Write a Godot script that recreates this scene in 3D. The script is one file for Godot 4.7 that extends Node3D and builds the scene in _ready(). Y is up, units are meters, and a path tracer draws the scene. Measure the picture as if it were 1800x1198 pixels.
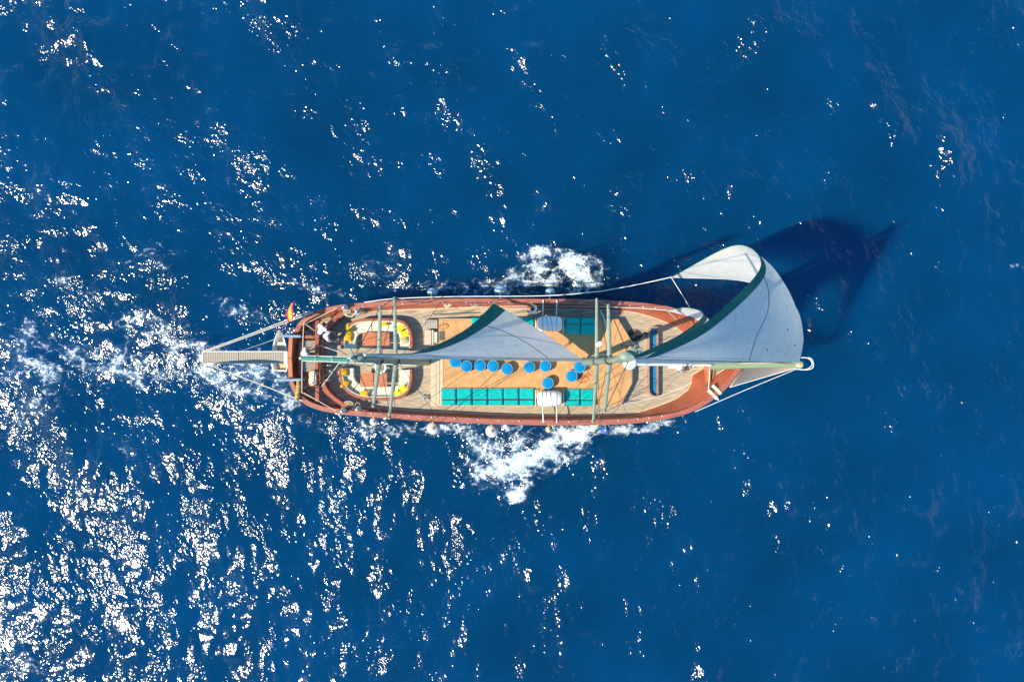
extends Node3D
# A two-masted sailing boat under way, seen by a drone straight from above.
# The picture was surveyed in pixels of its 1800 x 1198 frame; at() turns a surveyed
# point and its height over the water into metres (x along the boat, z across it).
const EYE := 38.6
const LENS := 1300.0
const NX := 930.0
const NY := 645.0
const DECK := 1.5
const ROOF := 1.97
const SX0 := -34.0
const SX1 := 32.0
const SZ0 := -24.0
const SZ1 := 21.0

var M := {}
var used := {}
var boat: Node3D
var rng := RandomNumberGenerator.new()

func at(px: float, py: float, h: float) -> Vector3:
	var k := (EYE - h) / LENS
	return Vector3((px - NX) * k, h, (py - NY) * k)

class Geo:
	var v := PackedVector3Array()
	var n := PackedVector3Array()
	var u := PackedVector2Array()
	var c := PackedColorArray()
	var col := Color(1, 1, 1)
	func tri(a: Vector3, b: Vector3, d: Vector3, na: Vector3, nb: Vector3, nd: Vector3, ua := Vector2.ZERO, ub := Vector2.ZERO, ud := Vector2.ZERO) -> void:
		if (b - a).cross(d - a).dot(na + nb + nd) > 0.0:
			v.append(a); v.append(d); v.append(b)
			n.append(na); n.append(nd); n.append(nb)
			u.append(ua); u.append(ud); u.append(ub)
		else:
			v.append(a); v.append(b); v.append(d)
			n.append(na); n.append(nb); n.append(nd)
			u.append(ua); u.append(ub); u.append(ud)
		c.append(col); c.append(col); c.append(col)
	func flat3(a: Vector3, b: Vector3, d: Vector3, out: Vector3) -> void:
		var m := (b - a).cross(d - a)
		if m.length() < 1e-12:
			return
		m = m.normalized()
		if m.dot(out) < 0.0:
			m = -m
		tri(a, b, d, m, m, m)
	func quad(a: Vector3, b: Vector3, d: Vector3, e: Vector3, out: Vector3) -> void:
		flat3(a, b, d, out)
		flat3(a, d, e, out)
	func box(x: Transform3D, s: Vector3, bev := 0.0) -> void:
		var h := s * 0.5
		bev = minf(bev, minf(h.x, minf(h.y, h.z)) * 0.6)
		for ax in 3:
			var b1 := (ax + 1) % 3
			var b2 := (ax + 2) % 3
			for sg in [-1.0, 1.0]:
				var p := []
				for k in 4:
					var q := Vector3.ZERO
					q[ax] = sg * h[ax]
					q[b1] = (h[b1] - bev) * (1.0 if k == 1 or k == 2 else -1.0)
					q[b2] = (h[b2] - bev) * (1.0 if k >= 2 else -1.0)
					p.append(x * q)
				var o := Vector3.ZERO
				o[ax] = sg
				quad(p[0], p[1], p[2], p[3], x.basis * o)
		if bev <= 0.0:
			return
		for ax in 3:
			var b1 := (ax + 1) % 3
			var b2 := (ax + 2) % 3
			for s1 in [-1.0, 1.0]:
				for s2 in [-1.0, 1.0]:
					var p := []
					for k in 4:
						var q := Vector3.ZERO
						q[ax] = (h[ax] - bev) * (1.0 if k == 1 or k == 2 else -1.0)
						q[b1] = s1 * (h[b1] - (bev if k >= 2 else 0.0))
						q[b2] = s2 * (h[b2] - (0.0 if k >= 2 else bev))
						p.append(x * q)
					var o := Vector3.ZERO
					o[b1] = s1
					o[b2] = s2
					quad(p[0], p[1], p[2], p[3], x.basis * o)
		for sx in [-1.0, 1.0]:
			for sy in [-1.0, 1.0]:
				for sz in [-1.0, 1.0]:
					var g := Vector3(sx, sy, sz)
					flat3(x * (g * Vector3(h.x, h.y - bev, h.z - bev)), x * (g * Vector3(h.x - bev, h.y, h.z - bev)), x * (g * Vector3(h.x - bev, h.y - bev, h.z)), x.basis * g)
	func ring(p: Vector3, d: Vector3, r: float, k: int, ref: Vector3, flatten := 1.0) -> Array:
		var a := d.cross(ref)
		if a.length() < 1e-4:
			a = d.cross(Vector3(0.3, 0.9, 0.2))
		a = a.normalized()
		var b := a.cross(d).normalized()
		var pts := []
		for i in k:
			var t := TAU * i / k
			var o := a * cos(t) + b * sin(t) * flatten
			pts.append([p + o * r, (a * cos(t) + b * sin(t) / flatten).normalized()])
		return pts
	func tube(path: Array, rad, k := 8, caps := true, flatten := 1.0) -> void:
		var prev := []
		var m := path.size()
		for i in m:
			var d: Vector3 = (path[mini(i + 1, m - 1)] - path[maxi(i - 1, 0)]).normalized()
			var r: float = rad[i] if rad is Array else rad
			var cur := ring(path[i], d, r, k, Vector3.UP, flatten)
			if i > 0:
				for j in k:
					var e := (j + 1) % k
					tri(prev[j][0], prev[e][0], cur[e][0], prev[j][1], prev[e][1], cur[e][1])
					tri(prev[j][0], cur[e][0], cur[j][0], prev[j][1], cur[e][1], cur[j][1])
			if caps and (i == 0 or i == m - 1):
				var o := d * (-1.0 if i == 0 else 1.0)
				for j in k:
					tri(path[i], cur[j][0], cur[(j + 1) % k][0], o, o, o)
			prev = cur
	func lathe(x: Transform3D, prof: Array, k := 20) -> void:
		# prof: Vector2(radius, height); a repeated point is a crease
		var m := prof.size()
		var nr := []
		for i in m:
			var a: Vector2 = prof[i] - prof[i - 1] if i > 0 else Vector2.ZERO
			var b: Vector2 = prof[i + 1] - prof[i] if i < m - 1 else Vector2.ZERO
			if a.length() < 1e-7: a = b
			if b.length() < 1e-7: b = a
			var t := a.normalized() + b.normalized()
			nr.append(Vector2(t.y, -t.x).normalized())
		for i in m - 1:
			var p: Vector2 = prof[i]
			var q: Vector2 = prof[i + 1]
			if p.distance_to(q) < 1e-7:
				continue
			for j in k:
				var t0 := TAU * j / k
				var t1 := TAU * (j + 1) / k
				var f := func(w: Vector2, t: float) -> Vector3: return Vector3(w.x * cos(t), w.y, w.x * sin(t))
				var a: Vector3 = x * f.call(p, t0)
				var b: Vector3 = x * f.call(p, t1)
				var d: Vector3 = x * f.call(q, t1)
				var e: Vector3 = x * f.call(q, t0)
				var na: Vector3 = (x.basis * f.call(nr[i], t0)).normalized()
				var nb: Vector3 = (x.basis * f.call(nr[i], t1)).normalized()
				var nd: Vector3 = (x.basis * f.call(nr[i + 1], t1)).normalized()
				var ne: Vector3 = (x.basis * f.call(nr[i + 1], t0)).normalized()
				if p.x > 1e-6: tri(a, b, d, na, nb, nd)
				if q.x > 1e-6: tri(a, d, e, na, nd, ne)
	func grid(g: Array, flip := false, uvs := []) -> void:
		# g: rows of points; smooth normals
		var m := g.size()
		var w: int = g[0].size()
		var nn := []
		for i in m:
			var row := PackedVector3Array()
			for j in w:
				var a: Vector3 = g[mini(i + 1, m - 1)][j] - g[maxi(i - 1, 0)][j]
				var b: Vector3 = g[i][mini(j + 1, w - 1)] - g[i][maxi(j - 1, 0)]
				var x := a.cross(b)
				if x.length() < 1e-12:
					var i2 := clampi(i, 1, m - 2)
					x = (g[i2 + 1][j] - g[i2 - 1][j]).cross(g[i2][mini(j + 1, w - 1)] - g[i2][maxi(j - 1, 0)])
				x = x.normalized()
				row.append(-x if flip else x)
			nn.append(row)
		var z := Vector2.ZERO
		for i in m - 1:
			for j in w - 1:
				var ua: Vector2 = uvs[i][j] if uvs else z
				var ub: Vector2 = uvs[i][j + 1] if uvs else z
				var ud: Vector2 = uvs[i + 1][j + 1] if uvs else z
				var ue: Vector2 = uvs[i + 1][j] if uvs else z
				tri(g[i][j], g[i][j + 1], g[i + 1][j + 1], nn[i][j], nn[i][j + 1], nn[i + 1][j + 1], ua, ub, ud)
				tri(g[i][j], g[i + 1][j + 1], g[i + 1][j], nn[i][j], nn[i + 1][j + 1], nn[i + 1][j], ua, ud, ue)
	func prism(poly: PackedVector2Array, y0: float, y1: float, bev := 0.0, bottom := false) -> void:
		# poly in (x, z)
		var mid := Vector2.ZERO
		for p in poly: mid += p
		mid /= poly.size()
		var top := poly
		if bev > 0.0:
			var off := Geometry2D.offset_polygon(poly, -bev, Geometry2D.JOIN_MITER)
			if off.size() == 1 and off[0].size() == poly.size():
				# the offset may start at another corner: match the nearest
				top = PackedVector2Array()
				for p in poly:
					var best: Vector2 = off[0][0]
					for q in off[0]:
						if q.distance_to(p) < best.distance_to(p): best = q
					top.append(best)
			else:
				bev = 0.0
		for t in [0, 1]:
			var use := top if t == 0 else poly
			if t == 1 and not bottom: continue
			var ix := Geometry2D.triangulate_polygon(use)
			var y := y1 if t == 0 else y0
			for i in range(0, ix.size(), 3):
				flat3(Vector3(use[ix[i]].x, y, use[ix[i]].y), Vector3(use[ix[i + 1]].x, y, use[ix[i + 1]].y), Vector3(use[ix[i + 2]].x, y, use[ix[i + 2]].y), Vector3.UP if t == 0 else Vector3.DOWN)
		var cw := Geometry2D.is_polygon_clockwise(poly)
		for i in poly.size():
			var p := poly[i]
			var q := poly[(i + 1) % poly.size()]
			var d := (q - p).normalized()
			var o := Vector2(d.y, -d.x)
			if cw: o = -o
			var o3 := Vector3(o.x, 0, o.y)
			quad(Vector3(p.x, y0, p.y), Vector3(q.x, y0, q.y), Vector3(q.x, y1 - bev, q.y), Vector3(p.x, y1 - bev, p.y), o3)
			if bev > 0.0:
				var p2 := top[i]
				var q2 := top[(i + 1) % poly.size()]
				quad(Vector3(p.x, y1 - bev, p.y), Vector3(q.x, y1 - bev, q.y), Vector3(q2.x, y1, q2.y), Vector3(p2.x, y1, p2.y), o3 + Vector3.UP)
	func sweep(path: Array, inw: Array, prof: Array, closed := false) -> void:
		# path: points; inw: level unit vector at each; prof: Vector2(inward, up), one flat band between each two
		var m := path.size()
		for i in (m if closed else m - 1):
			var e := (i + 1) % m
			for k in prof.size() - 1:
				var a: Vector2 = prof[k]
				var b: Vector2 = prof[k + 1]
				var pa: Vector3 = path[i] + inw[i] * a.x + Vector3.UP * a.y
				var pb: Vector3 = path[e] + inw[e] * a.x + Vector3.UP * a.y
				var pc: Vector3 = path[e] + inw[e] * b.x + Vector3.UP * b.y
				var pd: Vector3 = path[i] + inw[i] * b.x + Vector3.UP * b.y
				var d := (b - a).normalized()
				var na: Vector3 = (inw[i] * -d.y + Vector3.UP * d.x).normalized()
				var nb: Vector3 = (inw[e] * -d.y + Vector3.UP * d.x).normalized()
				tri(pa, pb, pc, na, nb, nb)
				tri(pa, pc, pd, na, nb, na)
	func mesh() -> ArrayMesh:
		var a := []
		a.resize(Mesh.ARRAY_MAX)
		a[Mesh.ARRAY_VERTEX] = v
		a[Mesh.ARRAY_NORMAL] = n
		a[Mesh.ARRAY_TEX_UV] = u
		a[Mesh.ARRAY_COLOR] = c
		var m := ArrayMesh.new()
		m.add_surface_from_arrays(Mesh.PRIMITIVE_TRIANGLES, a)
		return m

func numbered(called: String) -> String:
	var k: int = used.get(called, 0)
	used[called] = k + 1
	return called if k == 0 else "%s_%03d" % [called, k]

func part(called: String, g: Geo, m: Material, parent: Node) -> MeshInstance3D:
	var o := MeshInstance3D.new()
	o.mesh = g.mesh()
	o.material_override = m
	o.name = called
	parent.add_child(o, true)
	return o

func tag(o: Node, label: String, category: String, group := "") -> void:
	o.set_meta("label", label)
	o.set_meta("category", category)
	if group: o.set_meta("group", group)

func thing(called: String, label: String, category: String, where := Vector3.ZERO, group := "", turn := 0.0) -> Node3D:
	var o := Node3D.new()
	o.name = numbered(called)
	add_child(o)
	o.position = where
	o.rotation.y = turn
	tag(o, label, category, group)
	return o

func copy_of(o: Node3D, called: String, label: String, where: Vector3, turn := 0.0) -> Node3D:
	var r: Node3D = o.duplicate()
	r.name = numbered(called)
	add_child(r)
	r.position = where
	r.rotation.y = turn
	r.set_meta("label", label)
	return r

func xf(p: Vector3, yaw := 0.0, pitch := 0.0, roll := 0.0) -> Transform3D:
	return Transform3D(Basis.from_euler(Vector3(pitch, yaw, roll)), p)

func along(a: Vector3, b: Vector3) -> Transform3D:
	# local x runs from a to b, local y as near up as can be; origin halfway
	var x := (b - a).normalized()
	var z := x.cross(Vector3.UP)
	z = Vector3.BACK if z.length() < 1e-4 else z.normalized()
	return Transform3D(Basis(x, z.cross(x).normalized(), z), (a + b) * 0.5)

func sag(a: Vector3, b: Vector3, drop: float, k := 10) -> Array:
	var p := []
	for i in k + 1:
		var t := float(i) / k
		p.append(a.lerp(b, t) + Vector3.DOWN * drop * 4.0 * t * (1.0 - t))
	return p

func spline(p: Array, k := 6, closed := false) -> Array:
	var m := p.size()
	var out := []
	for i in (m if closed else m - 1):
		var a = p[(i - 1 + m) % m] if closed or i > 0 else p[i] * 2.0 - p[i + 1]
		var b = p[i]
		var d = p[(i + 1) % m]
		var e = p[(i + 2) % m] if closed or i + 2 < m else d * 2.0 - b
		for j in k:
			var t := float(j) / k
			out.append(0.5 * (b * 2.0 + (d - a) * t + (a * 2.0 - b * 5.0 + d * 4.0 - e) * t * t + (b * 3.0 - a - d * 3.0 + e) * t * t * t))
	if not closed: out.append(p[m - 1])
	return out

func pixels(list: Array, h: float) -> Array:
	var out := []
	for q in list: out.append(at(q[0], q[1], h))
	return out

func lin(r: float, g: float, b: float) -> Color:
	return Color(r, g, b).linear_to_srgb()

func _ready() -> void:
	rng.seed = 20240611
	var cam := Camera3D.new()
	cam.name = "camera"
	cam.position = Vector3(0, EYE, 0)
	cam.rotation_degrees = Vector3(-90, 0, 0)
	add_child(cam)
	cam.near = 0.5
	cam.far = 9000.0
	cam.set_frustum(0.5 * 1198.0 / LENS, 0.5 * Vector2((900.0 - NX) / LENS, (NY - 599.0) / LENS), 0.5, 9000.0)
	cam.current = true
	var env := Environment.new()
	env.background_mode = Environment.BG_SKY
	var sky := Sky.new()
	var air := ProceduralSkyMaterial.new()
	air.sky_top_color = lin(0.04, 0.26, 0.58)
	air.sky_horizon_color = lin(0.78, 0.90, 1.0)
	air.sky_curve = 0.15
	air.ground_bottom_color = lin(0.004, 0.04, 0.10)
	air.ground_horizon_color = lin(0.05, 0.10, 0.16)
	air.sun_angle_max = 4.0
	sky.sky_material = air
	env.sky = sky
	env.tonemap_mode = Environment.TONE_MAPPER_LINEAR
	env.tonemap_exposure = 1.36
	env.sdfgi_enabled = true
	env.ssao_enabled = true
	env.ssil_enabled = true
	env.volumetric_fog_enabled = true
	env.volumetric_fog_density = 0.0
	var we := WorldEnvironment.new()
	we.name = "world"
	we.environment = env
	add_child(we)
	var sun := DirectionalLight3D.new()
	sun.name = "sun"
	sun.light_energy = 1.58
	sun.light_color = Color(1.0, 0.95, 0.85)
	sun.light_angular_distance = 0.53
	sun.shadow_enabled = true
	add_child(sun)
	var go := Vector3(0.921, 0, -0.391) * cos(deg_to_rad(47.0)) + Vector3.DOWN * sin(deg_to_rad(47.0))
	sun.look_at_from_position(Vector3.ZERO, go, Vector3.UP)
	materials()
	sea()
	hull()
	rig()
	sails()
	saloon()
	stern()
	bow()
	loose_things()
	crew()

# ---------------------------------------------------------------- the sea
func fft(re: PackedFloat32Array, im: PackedFloat32Array, cs: PackedFloat32Array, sn: PackedFloat32Array, rev: PackedInt32Array, base: int, step: int, n: int, wr: PackedFloat32Array, wi: PackedFloat32Array) -> void:
	for i in n:
		var s := base + rev[i] * step
		wr[i] = re[s]
		wi[i] = im[s]
	var half := 1
	while half < n:
		var jump := n / (2 * half)
		var i := 0
		while i < n:
			var t := 0
			for a in range(i, i + half):
				var b := a + half
				var c := cs[t]
				var s := sn[t]
				var xr := wr[b] * c - wi[b] * s
				var xi := wr[b] * s + wi[b] * c
				wr[b] = wr[a] - xr
				wi[b] = wi[a] - xi
				wr[a] += xr
				wi[a] += xi
				t += jump
			i += 2 * half
		half *= 2
	for i in n:
		var s := base + i * step
		re[s] = wr[i]
		im[s] = wi[i]

func ripple_slopes(n: int, size: float) -> Array:
	# a random patch of wind ripples: [slope along x, slope along z], repeating every `size` metres
	var r := RandomNumberGenerator.new()
	r.seed = 77
	var re := PackedFloat32Array()
	var im := PackedFloat32Array()
	re.resize(n * n)
	im.resize(n * n)
	var wind := Vector2(0.80, -0.60)
	var total := 0.0
	for j in n:
		var kz := float(j if j <= n / 2 else j - n)
		for i in n / 2 + 1:
			var kx := float(i)
			var k := Vector2(kx, kz) * TAU / size
			var len_k := k.length()
			if len_k < TAU / 0.75 or len_k > TAU / 0.040:
				continue
			if i == 0 and j > n / 2: continue
			var d := absf(k.dot(wind) / len_k)
			var amp := pow(len_k, -1.66) * (0.42 + 0.58 * d * d) * exp(-pow(len_k * 0.0105, 2.0))
			var hr := r.randfn() * amp
			var hi := r.randfn() * amp
			# slopes: i k h ; sx + i sz packed in one transform
			var sxr := -k.x * hi
			var sxi := k.x * hr
			var szr := -k.y * hi
			var szi := k.y * hr
			var at0 := j * n + i
			re[at0] = sxr - szi
			im[at0] = sxi + szr
			var i2 := (n - i) % n
			var j2 := (n - j) % n
			var at1 := j2 * n + i2
			re[at1] = sxr + szi
			im[at1] = -sxi + szr
			total += 2.0 * (k.x * k.x + k.y * k.y) * (hr * hr + hi * hi)
	var cs := PackedFloat32Array()
	var sn := PackedFloat32Array()
	cs.resize(n / 2)
	sn.resize(n / 2)
	for i in n / 2:
		cs[i] = cos(TAU * i / n)
		sn[i] = sin(TAU * i / n)
	var bits := int(round(log(n) / log(2.0)))
	var rev := PackedInt32Array()
	rev.resize(n)
	for i in n:
		var x := 0
		for b in bits:
			if i & (1 << b): x |= 1 << (bits - 1 - b)
		rev[i] = x
	var wr := PackedFloat32Array()
	var wi := PackedFloat32Array()
	wr.resize(n)
	wi.resize(n)
	for j in n: fft(re, im, cs, sn, rev, j * n, 1, n, wr, wi)
	for i in n: fft(re, im, cs, sn, rev, i, n, n, wr, wi)
	var norm := 1.0 / sqrt(total)   # mean square of the whole slope becomes 1
	for i in n * n:
		re[i] *= norm
		im[i] *= norm
	return [re, im]

var waves := []
func make_waves() -> void:
	var r := RandomNumberGenerator.new()
	r.seed = 5
	for i in 40:
		var length := 0.62 * pow(15.0, float(i) / 39.0)
		var spread := deg_to_rad(r.randfn() * (52.0 if length < 4.0 else 30.0))
		var d := Vector2(0.84, -0.54).normalized().rotated(spread)
		var k := TAU / length
		var slope := 0.043 if length < 2.6 else 0.031
		waves.append([d.x * k, d.y * k, r.randf() * TAU, slope / k])

const FOAM := [
	# surveyed churned water: px, py, half length, half width, turn in degrees, thickness
	[1048, 753, 30, 11, -14, 1.0], [1006, 768, 42, 20, -18, 1.2], [958, 790, 50, 27, -24, 1.3], [912, 812, 46, 28, -22, 1.1],
	[866, 824, 44, 28, -16, 0.95], [905, 868, 36, 20, -40, 0.85], [836, 806, 32, 24, 30, 0.75], [985, 806, 50, 20, -28, 0.75], [830, 768, 28, 18, 0, 0.6],
	[1110, 753, 50, 11, -3, 0.75], [1158, 746, 34, 9, -12, 0.7], [890, 778, 50, 18, -10, 0.65], [1020, 752, 40, 12, 0, 0.8],
	[1034, 474, 28, 28, 60, 1.0], [998, 462, 36, 24, 20, 1.05], [960, 480, 40, 30, 10, 0.95], [944, 444, 32, 16, -16, 0.95], [1014, 502, 40, 14, -4, 0.85],
	[912, 490, 36, 22, 0, 0.68], [866, 498, 46, 16, 0, 0.5], [800, 505, 55, 14, 0, 0.44], [720, 505, 55, 16, 0, 0.42], [660, 478, 32, 30, 70, 0.44],
	[780, 754, 70, 12, 3, 0.52], [700, 754, 60, 16, 6, 0.48], [640, 752, 50, 20, 20, 0.44],
	[470, 648, 60, 28, 15, 0.52], [420, 672, 80, 32, 20, 0.54], [360, 640, 50, 32, 0, 0.54], [500, 700, 50, 22, 30, 0.5],
	[300, 600, 100, 34, 15, 0.42], [200, 640, 120, 36, 10, 0.42], [90, 640, 110, 40, 0, 0.42], [250, 556, 100, 22, 24, 0.42], [420, 545, 70, 18, 20, 0.42],
	[270, 450, 60, 30, -10, 0.38], [60, 720, 80, 36, -30, 0.40], [40, 580, 60, 36, 0, 0.36], [560, 505, 60, 14, 10, 0.40], [120, 500, 70, 24, 20, 0.34],
	[430, 645, 110, 42, 4, 0.34], [260, 640, 160, 52, 0, 0.32], [80, 640, 150, 60, 0, 0.30], [560, 745, 70, 20, 14, 0.36], [900, 748, 140, 10, 0, 0.5], [900, 516, 160, 9, 0, 0.42],
	[1790, 465, 22, 6, -15, 0.50], [40, 1170, 40, 26, 30, 0.46], [240, 670, 14, 20, 0, 0.5], [230, 790, 60, 20, 30, 0.32]]

func foam_at(px: float, py: float, blobs: Array) -> float:
	var f := 0.0
	var most := 0.0
	for b in blobs:
		var dx: float = px - b[0]
		var dy: float = py - b[1]
		var e: float = pow((dx * b[4] + dy * b[5]) / b[2], 2.0) + pow((dy * b[4] - dx * b[5]) / b[3], 2.0)
		if e < 4.0:
			var g: float = b[6] * exp(-e * 1.1)
			most = maxf(most, g)
			f += g
	return most + 0.22 * (f - most)

func sea() -> void:
	make_waves()
	var blobs := []
	for b in FOAM:
		var t := deg_to_rad(b[4])
		blobs.append([float(b[0]), float(b[1]), float(b[2]), float(b[3]), cos(t), sin(t), float(b[5])])
	# ---- the surface
	var step := 0.11
	var nx := int((SX1 - SX0) / step)
	var nz := int((SZ1 - SZ0) / step)
	var hh := PackedFloat32Array()
	hh.resize((nx + 1) * (nz + 1))
	var gust := FastNoiseLite.new()
	gust.seed = 9
	gust.frequency = 0.055
	var line := PackedFloat32Array()
	line.resize(nx + 1)
	for j in nz + 1:
		var z := SZ0 + (SZ1 - SZ0) * j / nz
		line.fill(0.0)
		for w in waves:
			var ph: float = w[1] * z + w[2]
			var kx: float = w[0] * (SX1 - SX0) / nx
			var a: float = w[3]
			ph += w[0] * SX0
			for i in nx + 1:
				line[i] += a * sin(ph)
				ph += kx
		for i in nx + 1:
			hh[j * (nx + 1) + i] = line[i]
	for j in nz + 1:
		var z := SZ0 + (SZ1 - SZ0) * j / nz
		for i in nx + 1:
			var x := SX0 + (SX1 - SX0) * i / nx
			var edge := minf(minf(x - SX0, SX1 - x), minf(z - SZ0, SZ1 - z))
			var g := 1.0 + 0.55 * gust.get_noise_2d(x, z * 1.4)
			var y: float = hh[j * (nx + 1) + i] * g
			y += 0.35 * y * absf(y) * 4.0 if y > 0.0 else 0.0
			hh[j * (nx + 1) + i] = y * clampf(edge / 3.0, 0.0, 1.0)
	var bump := FastNoiseLite.new()
	bump.seed = 3
	bump.frequency = 1.3
	bump.fractal_octaves = 3
	var v := PackedVector3Array()
	var n := PackedVector3Array()
	var uv := PackedVector2Array()
	var cnt := (nx + 1) * (nz + 1)
	v.resize(cnt)
	n.resize(cnt)
	uv.resize(cnt)
	for j in nz + 1:
		var z := SZ0 + (SZ1 - SZ0) * j / nz
		for i in nx + 1:
			var x := SX0 + (SX1 - SX0) * i / nx
			var q := j * (nx + 1) + i
			if x > -14.0 and x < 9.0 and absf(z) < 9.0:
				var px := x * LENS / EYE + NX
				var py := z * LENS / EYE + NY
				var f := foam_at(px, py, blobs)
				if f > 0.05:
					hh[q] += minf(f, 1.3) * (0.10 + 0.16 * bump.get_noise_2d(x, z))
	for j in nz + 1:
		var z := SZ0 + (SZ1 - SZ0) * j / nz
		for i in nx + 1:
			var x := SX0 + (SX1 - SX0) * i / nx
			var q := j * (nx + 1) + i
			v[q] = Vector3(x, hh[q], z)
			var i0 := maxi(i - 1, 0)
			var i1 := mini(i + 1, nx)
			var j0 := maxi(j - 1, 0)
			var j1 := mini(j + 1, nz)
			n[q] = Vector3(-(hh[j * (nx + 1) + i1] - hh[j * (nx + 1) + i0]) / (step * (i1 - i0)), 1.0, -(hh[j1 * (nx + 1) + i] - hh[j0 * (nx + 1) + i]) / (step * (j1 - j0))).normalized()
			uv[q] = Vector2((x - SX0) / (SX1 - SX0), (z - SZ0) / (SZ1 - SZ0))
	# in four quarters, each with its own sheet of ripples
	var hx := nx / 2
	var hz := nz / 2
	var me := ArrayMesh.new()
	for qz in 2:
		for qx in 2:
			var i0 := hx * qx
			var i1 := hx if qx == 0 else nx
			var j0 := hz * qz
			var j1 := hz if qz == 0 else nz
			var w := i1 - i0 + 1
			var qv := PackedVector3Array()
			var qn := PackedVector3Array()
			var qu := PackedVector2Array()
			for j in range(j0, j1 + 1):
				for i in range(i0, i1 + 1):
					var q := j * (nx + 1) + i
					qv.append(v[q])
					qn.append(n[q])
					qu.append(Vector2(uv[q].x * 2.0 - qx, uv[q].y * 2.0 - qz))
			var qi := PackedInt32Array()
			for j in j1 - j0:
				for i in i1 - i0:
					var c := j * w + i
					qi.append_array(PackedInt32Array([c, c + 1, c + w + 1, c, c + w + 1, c + w]))
			var qa := []
			qa.resize(Mesh.ARRAY_MAX)
			qa[Mesh.ARRAY_VERTEX] = qv
			qa[Mesh.ARRAY_NORMAL] = qn
			qa[Mesh.ARRAY_TEX_UV] = qu
			qa[Mesh.ARRAY_INDEX] = qi
			me.add_surface_from_arrays(Mesh.PRIMITIVE_TRIANGLES, qa)
	var ix := PackedInt32Array()
	ix.resize(nx * nz * 6)
	var p := 0
	for j in nz:
		for i in nx:
			var a := j * (nx + 1) + i
			ix[p] = a; ix[p + 1] = a + 1; ix[p + 2] = a + nx + 2
			ix[p + 3] = a; ix[p + 4] = a + nx + 2; ix[p + 5] = a + nx + 1
			p += 6
	# ---- ripples and foam over it
	var tile := 1024
	var tw := 2048
	var th := 1396
	var tex := (SX1 - SX0) / tw
	var sl := ripple_slopes(tile, tile * tex * 0.5)

	var rx: PackedFloat32Array = sl[0]
	var rz: PackedFloat32Array = sl[1]
	var patchy := FastNoiseLite.new()
	patchy.seed = 21
	patchy.noise_type = FastNoiseLite.TYPE_SIMPLEX_SMOOTH
	patchy.frequency = 0.42
	patchy.fractal_octaves = 2
	# ripples come in patches about a metre across: strength on a coarse grid, read between its points
	var cg := 4
	var gw := tw / cg + 2
	var gh := th / cg + 2
	var stren := PackedFloat32Array()
	var dens := PackedFloat32Array()
	stren.resize(gw * gh)
	dens.resize(gw * gh)
	for j in gh:
		var z := SZ0 + j * cg * tex
		for i in gw:
			var x := SX0 + i * cg * tex
			var a := x * 0.62 - z * 0.78
			var b := x * 0.78 + z * 0.62
			var s := 0.5 + 0.5 * patchy.get_noise_2d(a * 1.25, b * 0.62)
			var f := foam_at(x * LENS / EYE + NX, z * LENS / EYE + NY, blobs)
			dens[j * gw + i] = f
			stren[j * gw + i] = RIPPLE * (0.45 + 1.9 * s * s) * (1.0 + minf(f, 1.0) * 0.9)
	for qz in 2:
		for qx in 2:
			var nm := PackedByteArray()
			nm.resize(tw * th * 3)
			var o3 := 0
			for j in th:
				var fz := (qz * th + j) * 0.5 / cg
				var gj := int(fz)
				var fj := fz - gj
				var row := ((qz * th + j) & 1023) * tile
				for i in tw:
					var fx := (qx * tw + i) * 0.5 / cg
					var gi := int(fx)
					var q := gj * gw + gi
					var fi := fx - gi
					var s := 127.0 * ((stren[q] * (1.0 - fi) + stren[q + 1] * fi) * (1.0 - fj) + (stren[q + gw] * (1.0 - fi) + stren[q + gw + 1] * fi) * fj)
					var t := row + (i & 1023)
					nm[o3] = clampi(int(128.0 - rx[t] * s), 1, 255)
					nm[o3 + 1] = clampi(int(128.0 + rz[t] * s), 1, 255)
					nm[o3 + 2] = 255
					o3 += 3
			var clear := StandardMaterial3D.new()
			clear.transparency = BaseMaterial3D.TRANSPARENCY_ALPHA
			clear.albedo_color = Color(0.0, 0.22, 0.45, 0.0)
			clear.roughness = 0.125
			clear.metallic_specular = 0.43
			clear.texture_repeat = false
			clear.normal_enabled = true
			clear.normal_texture = ImageTexture.create_from_image(Image.create_from_data(tw, th, false, Image.FORMAT_RGB8, nm))
			me.surface_set_material(qz * 2 + qx, clear)
	var al := PackedByteArray()
	al.resize(tw * th * 4)
	var lace := FastNoiseLite.new()
	lace.seed = 31
	lace.noise_type = FastNoiseLite.TYPE_SIMPLEX_SMOOTH
	lace.fractal_type = FastNoiseLite.FRACTAL_RIDGED
	lace.fractal_octaves = 4
	lace.fractal_gain = 0.55
	lace.frequency = 1.35
	lace.domain_warp_enabled = true
	lace.domain_warp_amplitude = 0.45
	lace.domain_warp_frequency = 0.9
	lace.domain_warp_fractal_octaves = 3
	var cells := FastNoiseLite.new()
	cells.seed = 47
	cells.noise_type = FastNoiseLite.TYPE_CELLULAR
	cells.cellular_return_type = FastNoiseLite.RETURN_DISTANCE2_SUB
	cells.fractal_type = FastNoiseLite.FRACTAL_NONE
	cells.frequency = 5.6
	cells.domain_warp_enabled = true
	cells.domain_warp_amplitude = 0.25
	cells.domain_warp_frequency = 2.5
	cells.domain_warp_fractal_octaves = 3
	var speck := FastNoiseLite.new()
	speck.seed = 63
	speck.frequency = 7.0
	speck.fractal_octaves = 2
	var clump := FastNoiseLite.new()
	clump.seed = 12
	clump.frequency = 0.9
	clump.fractal_octaves = 4
	var tint := FastNoiseLite.new()
	tint.seed = 8
	tint.frequency = 0.16
	tint.fractal_octaves = 4
	var o := 0
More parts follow.
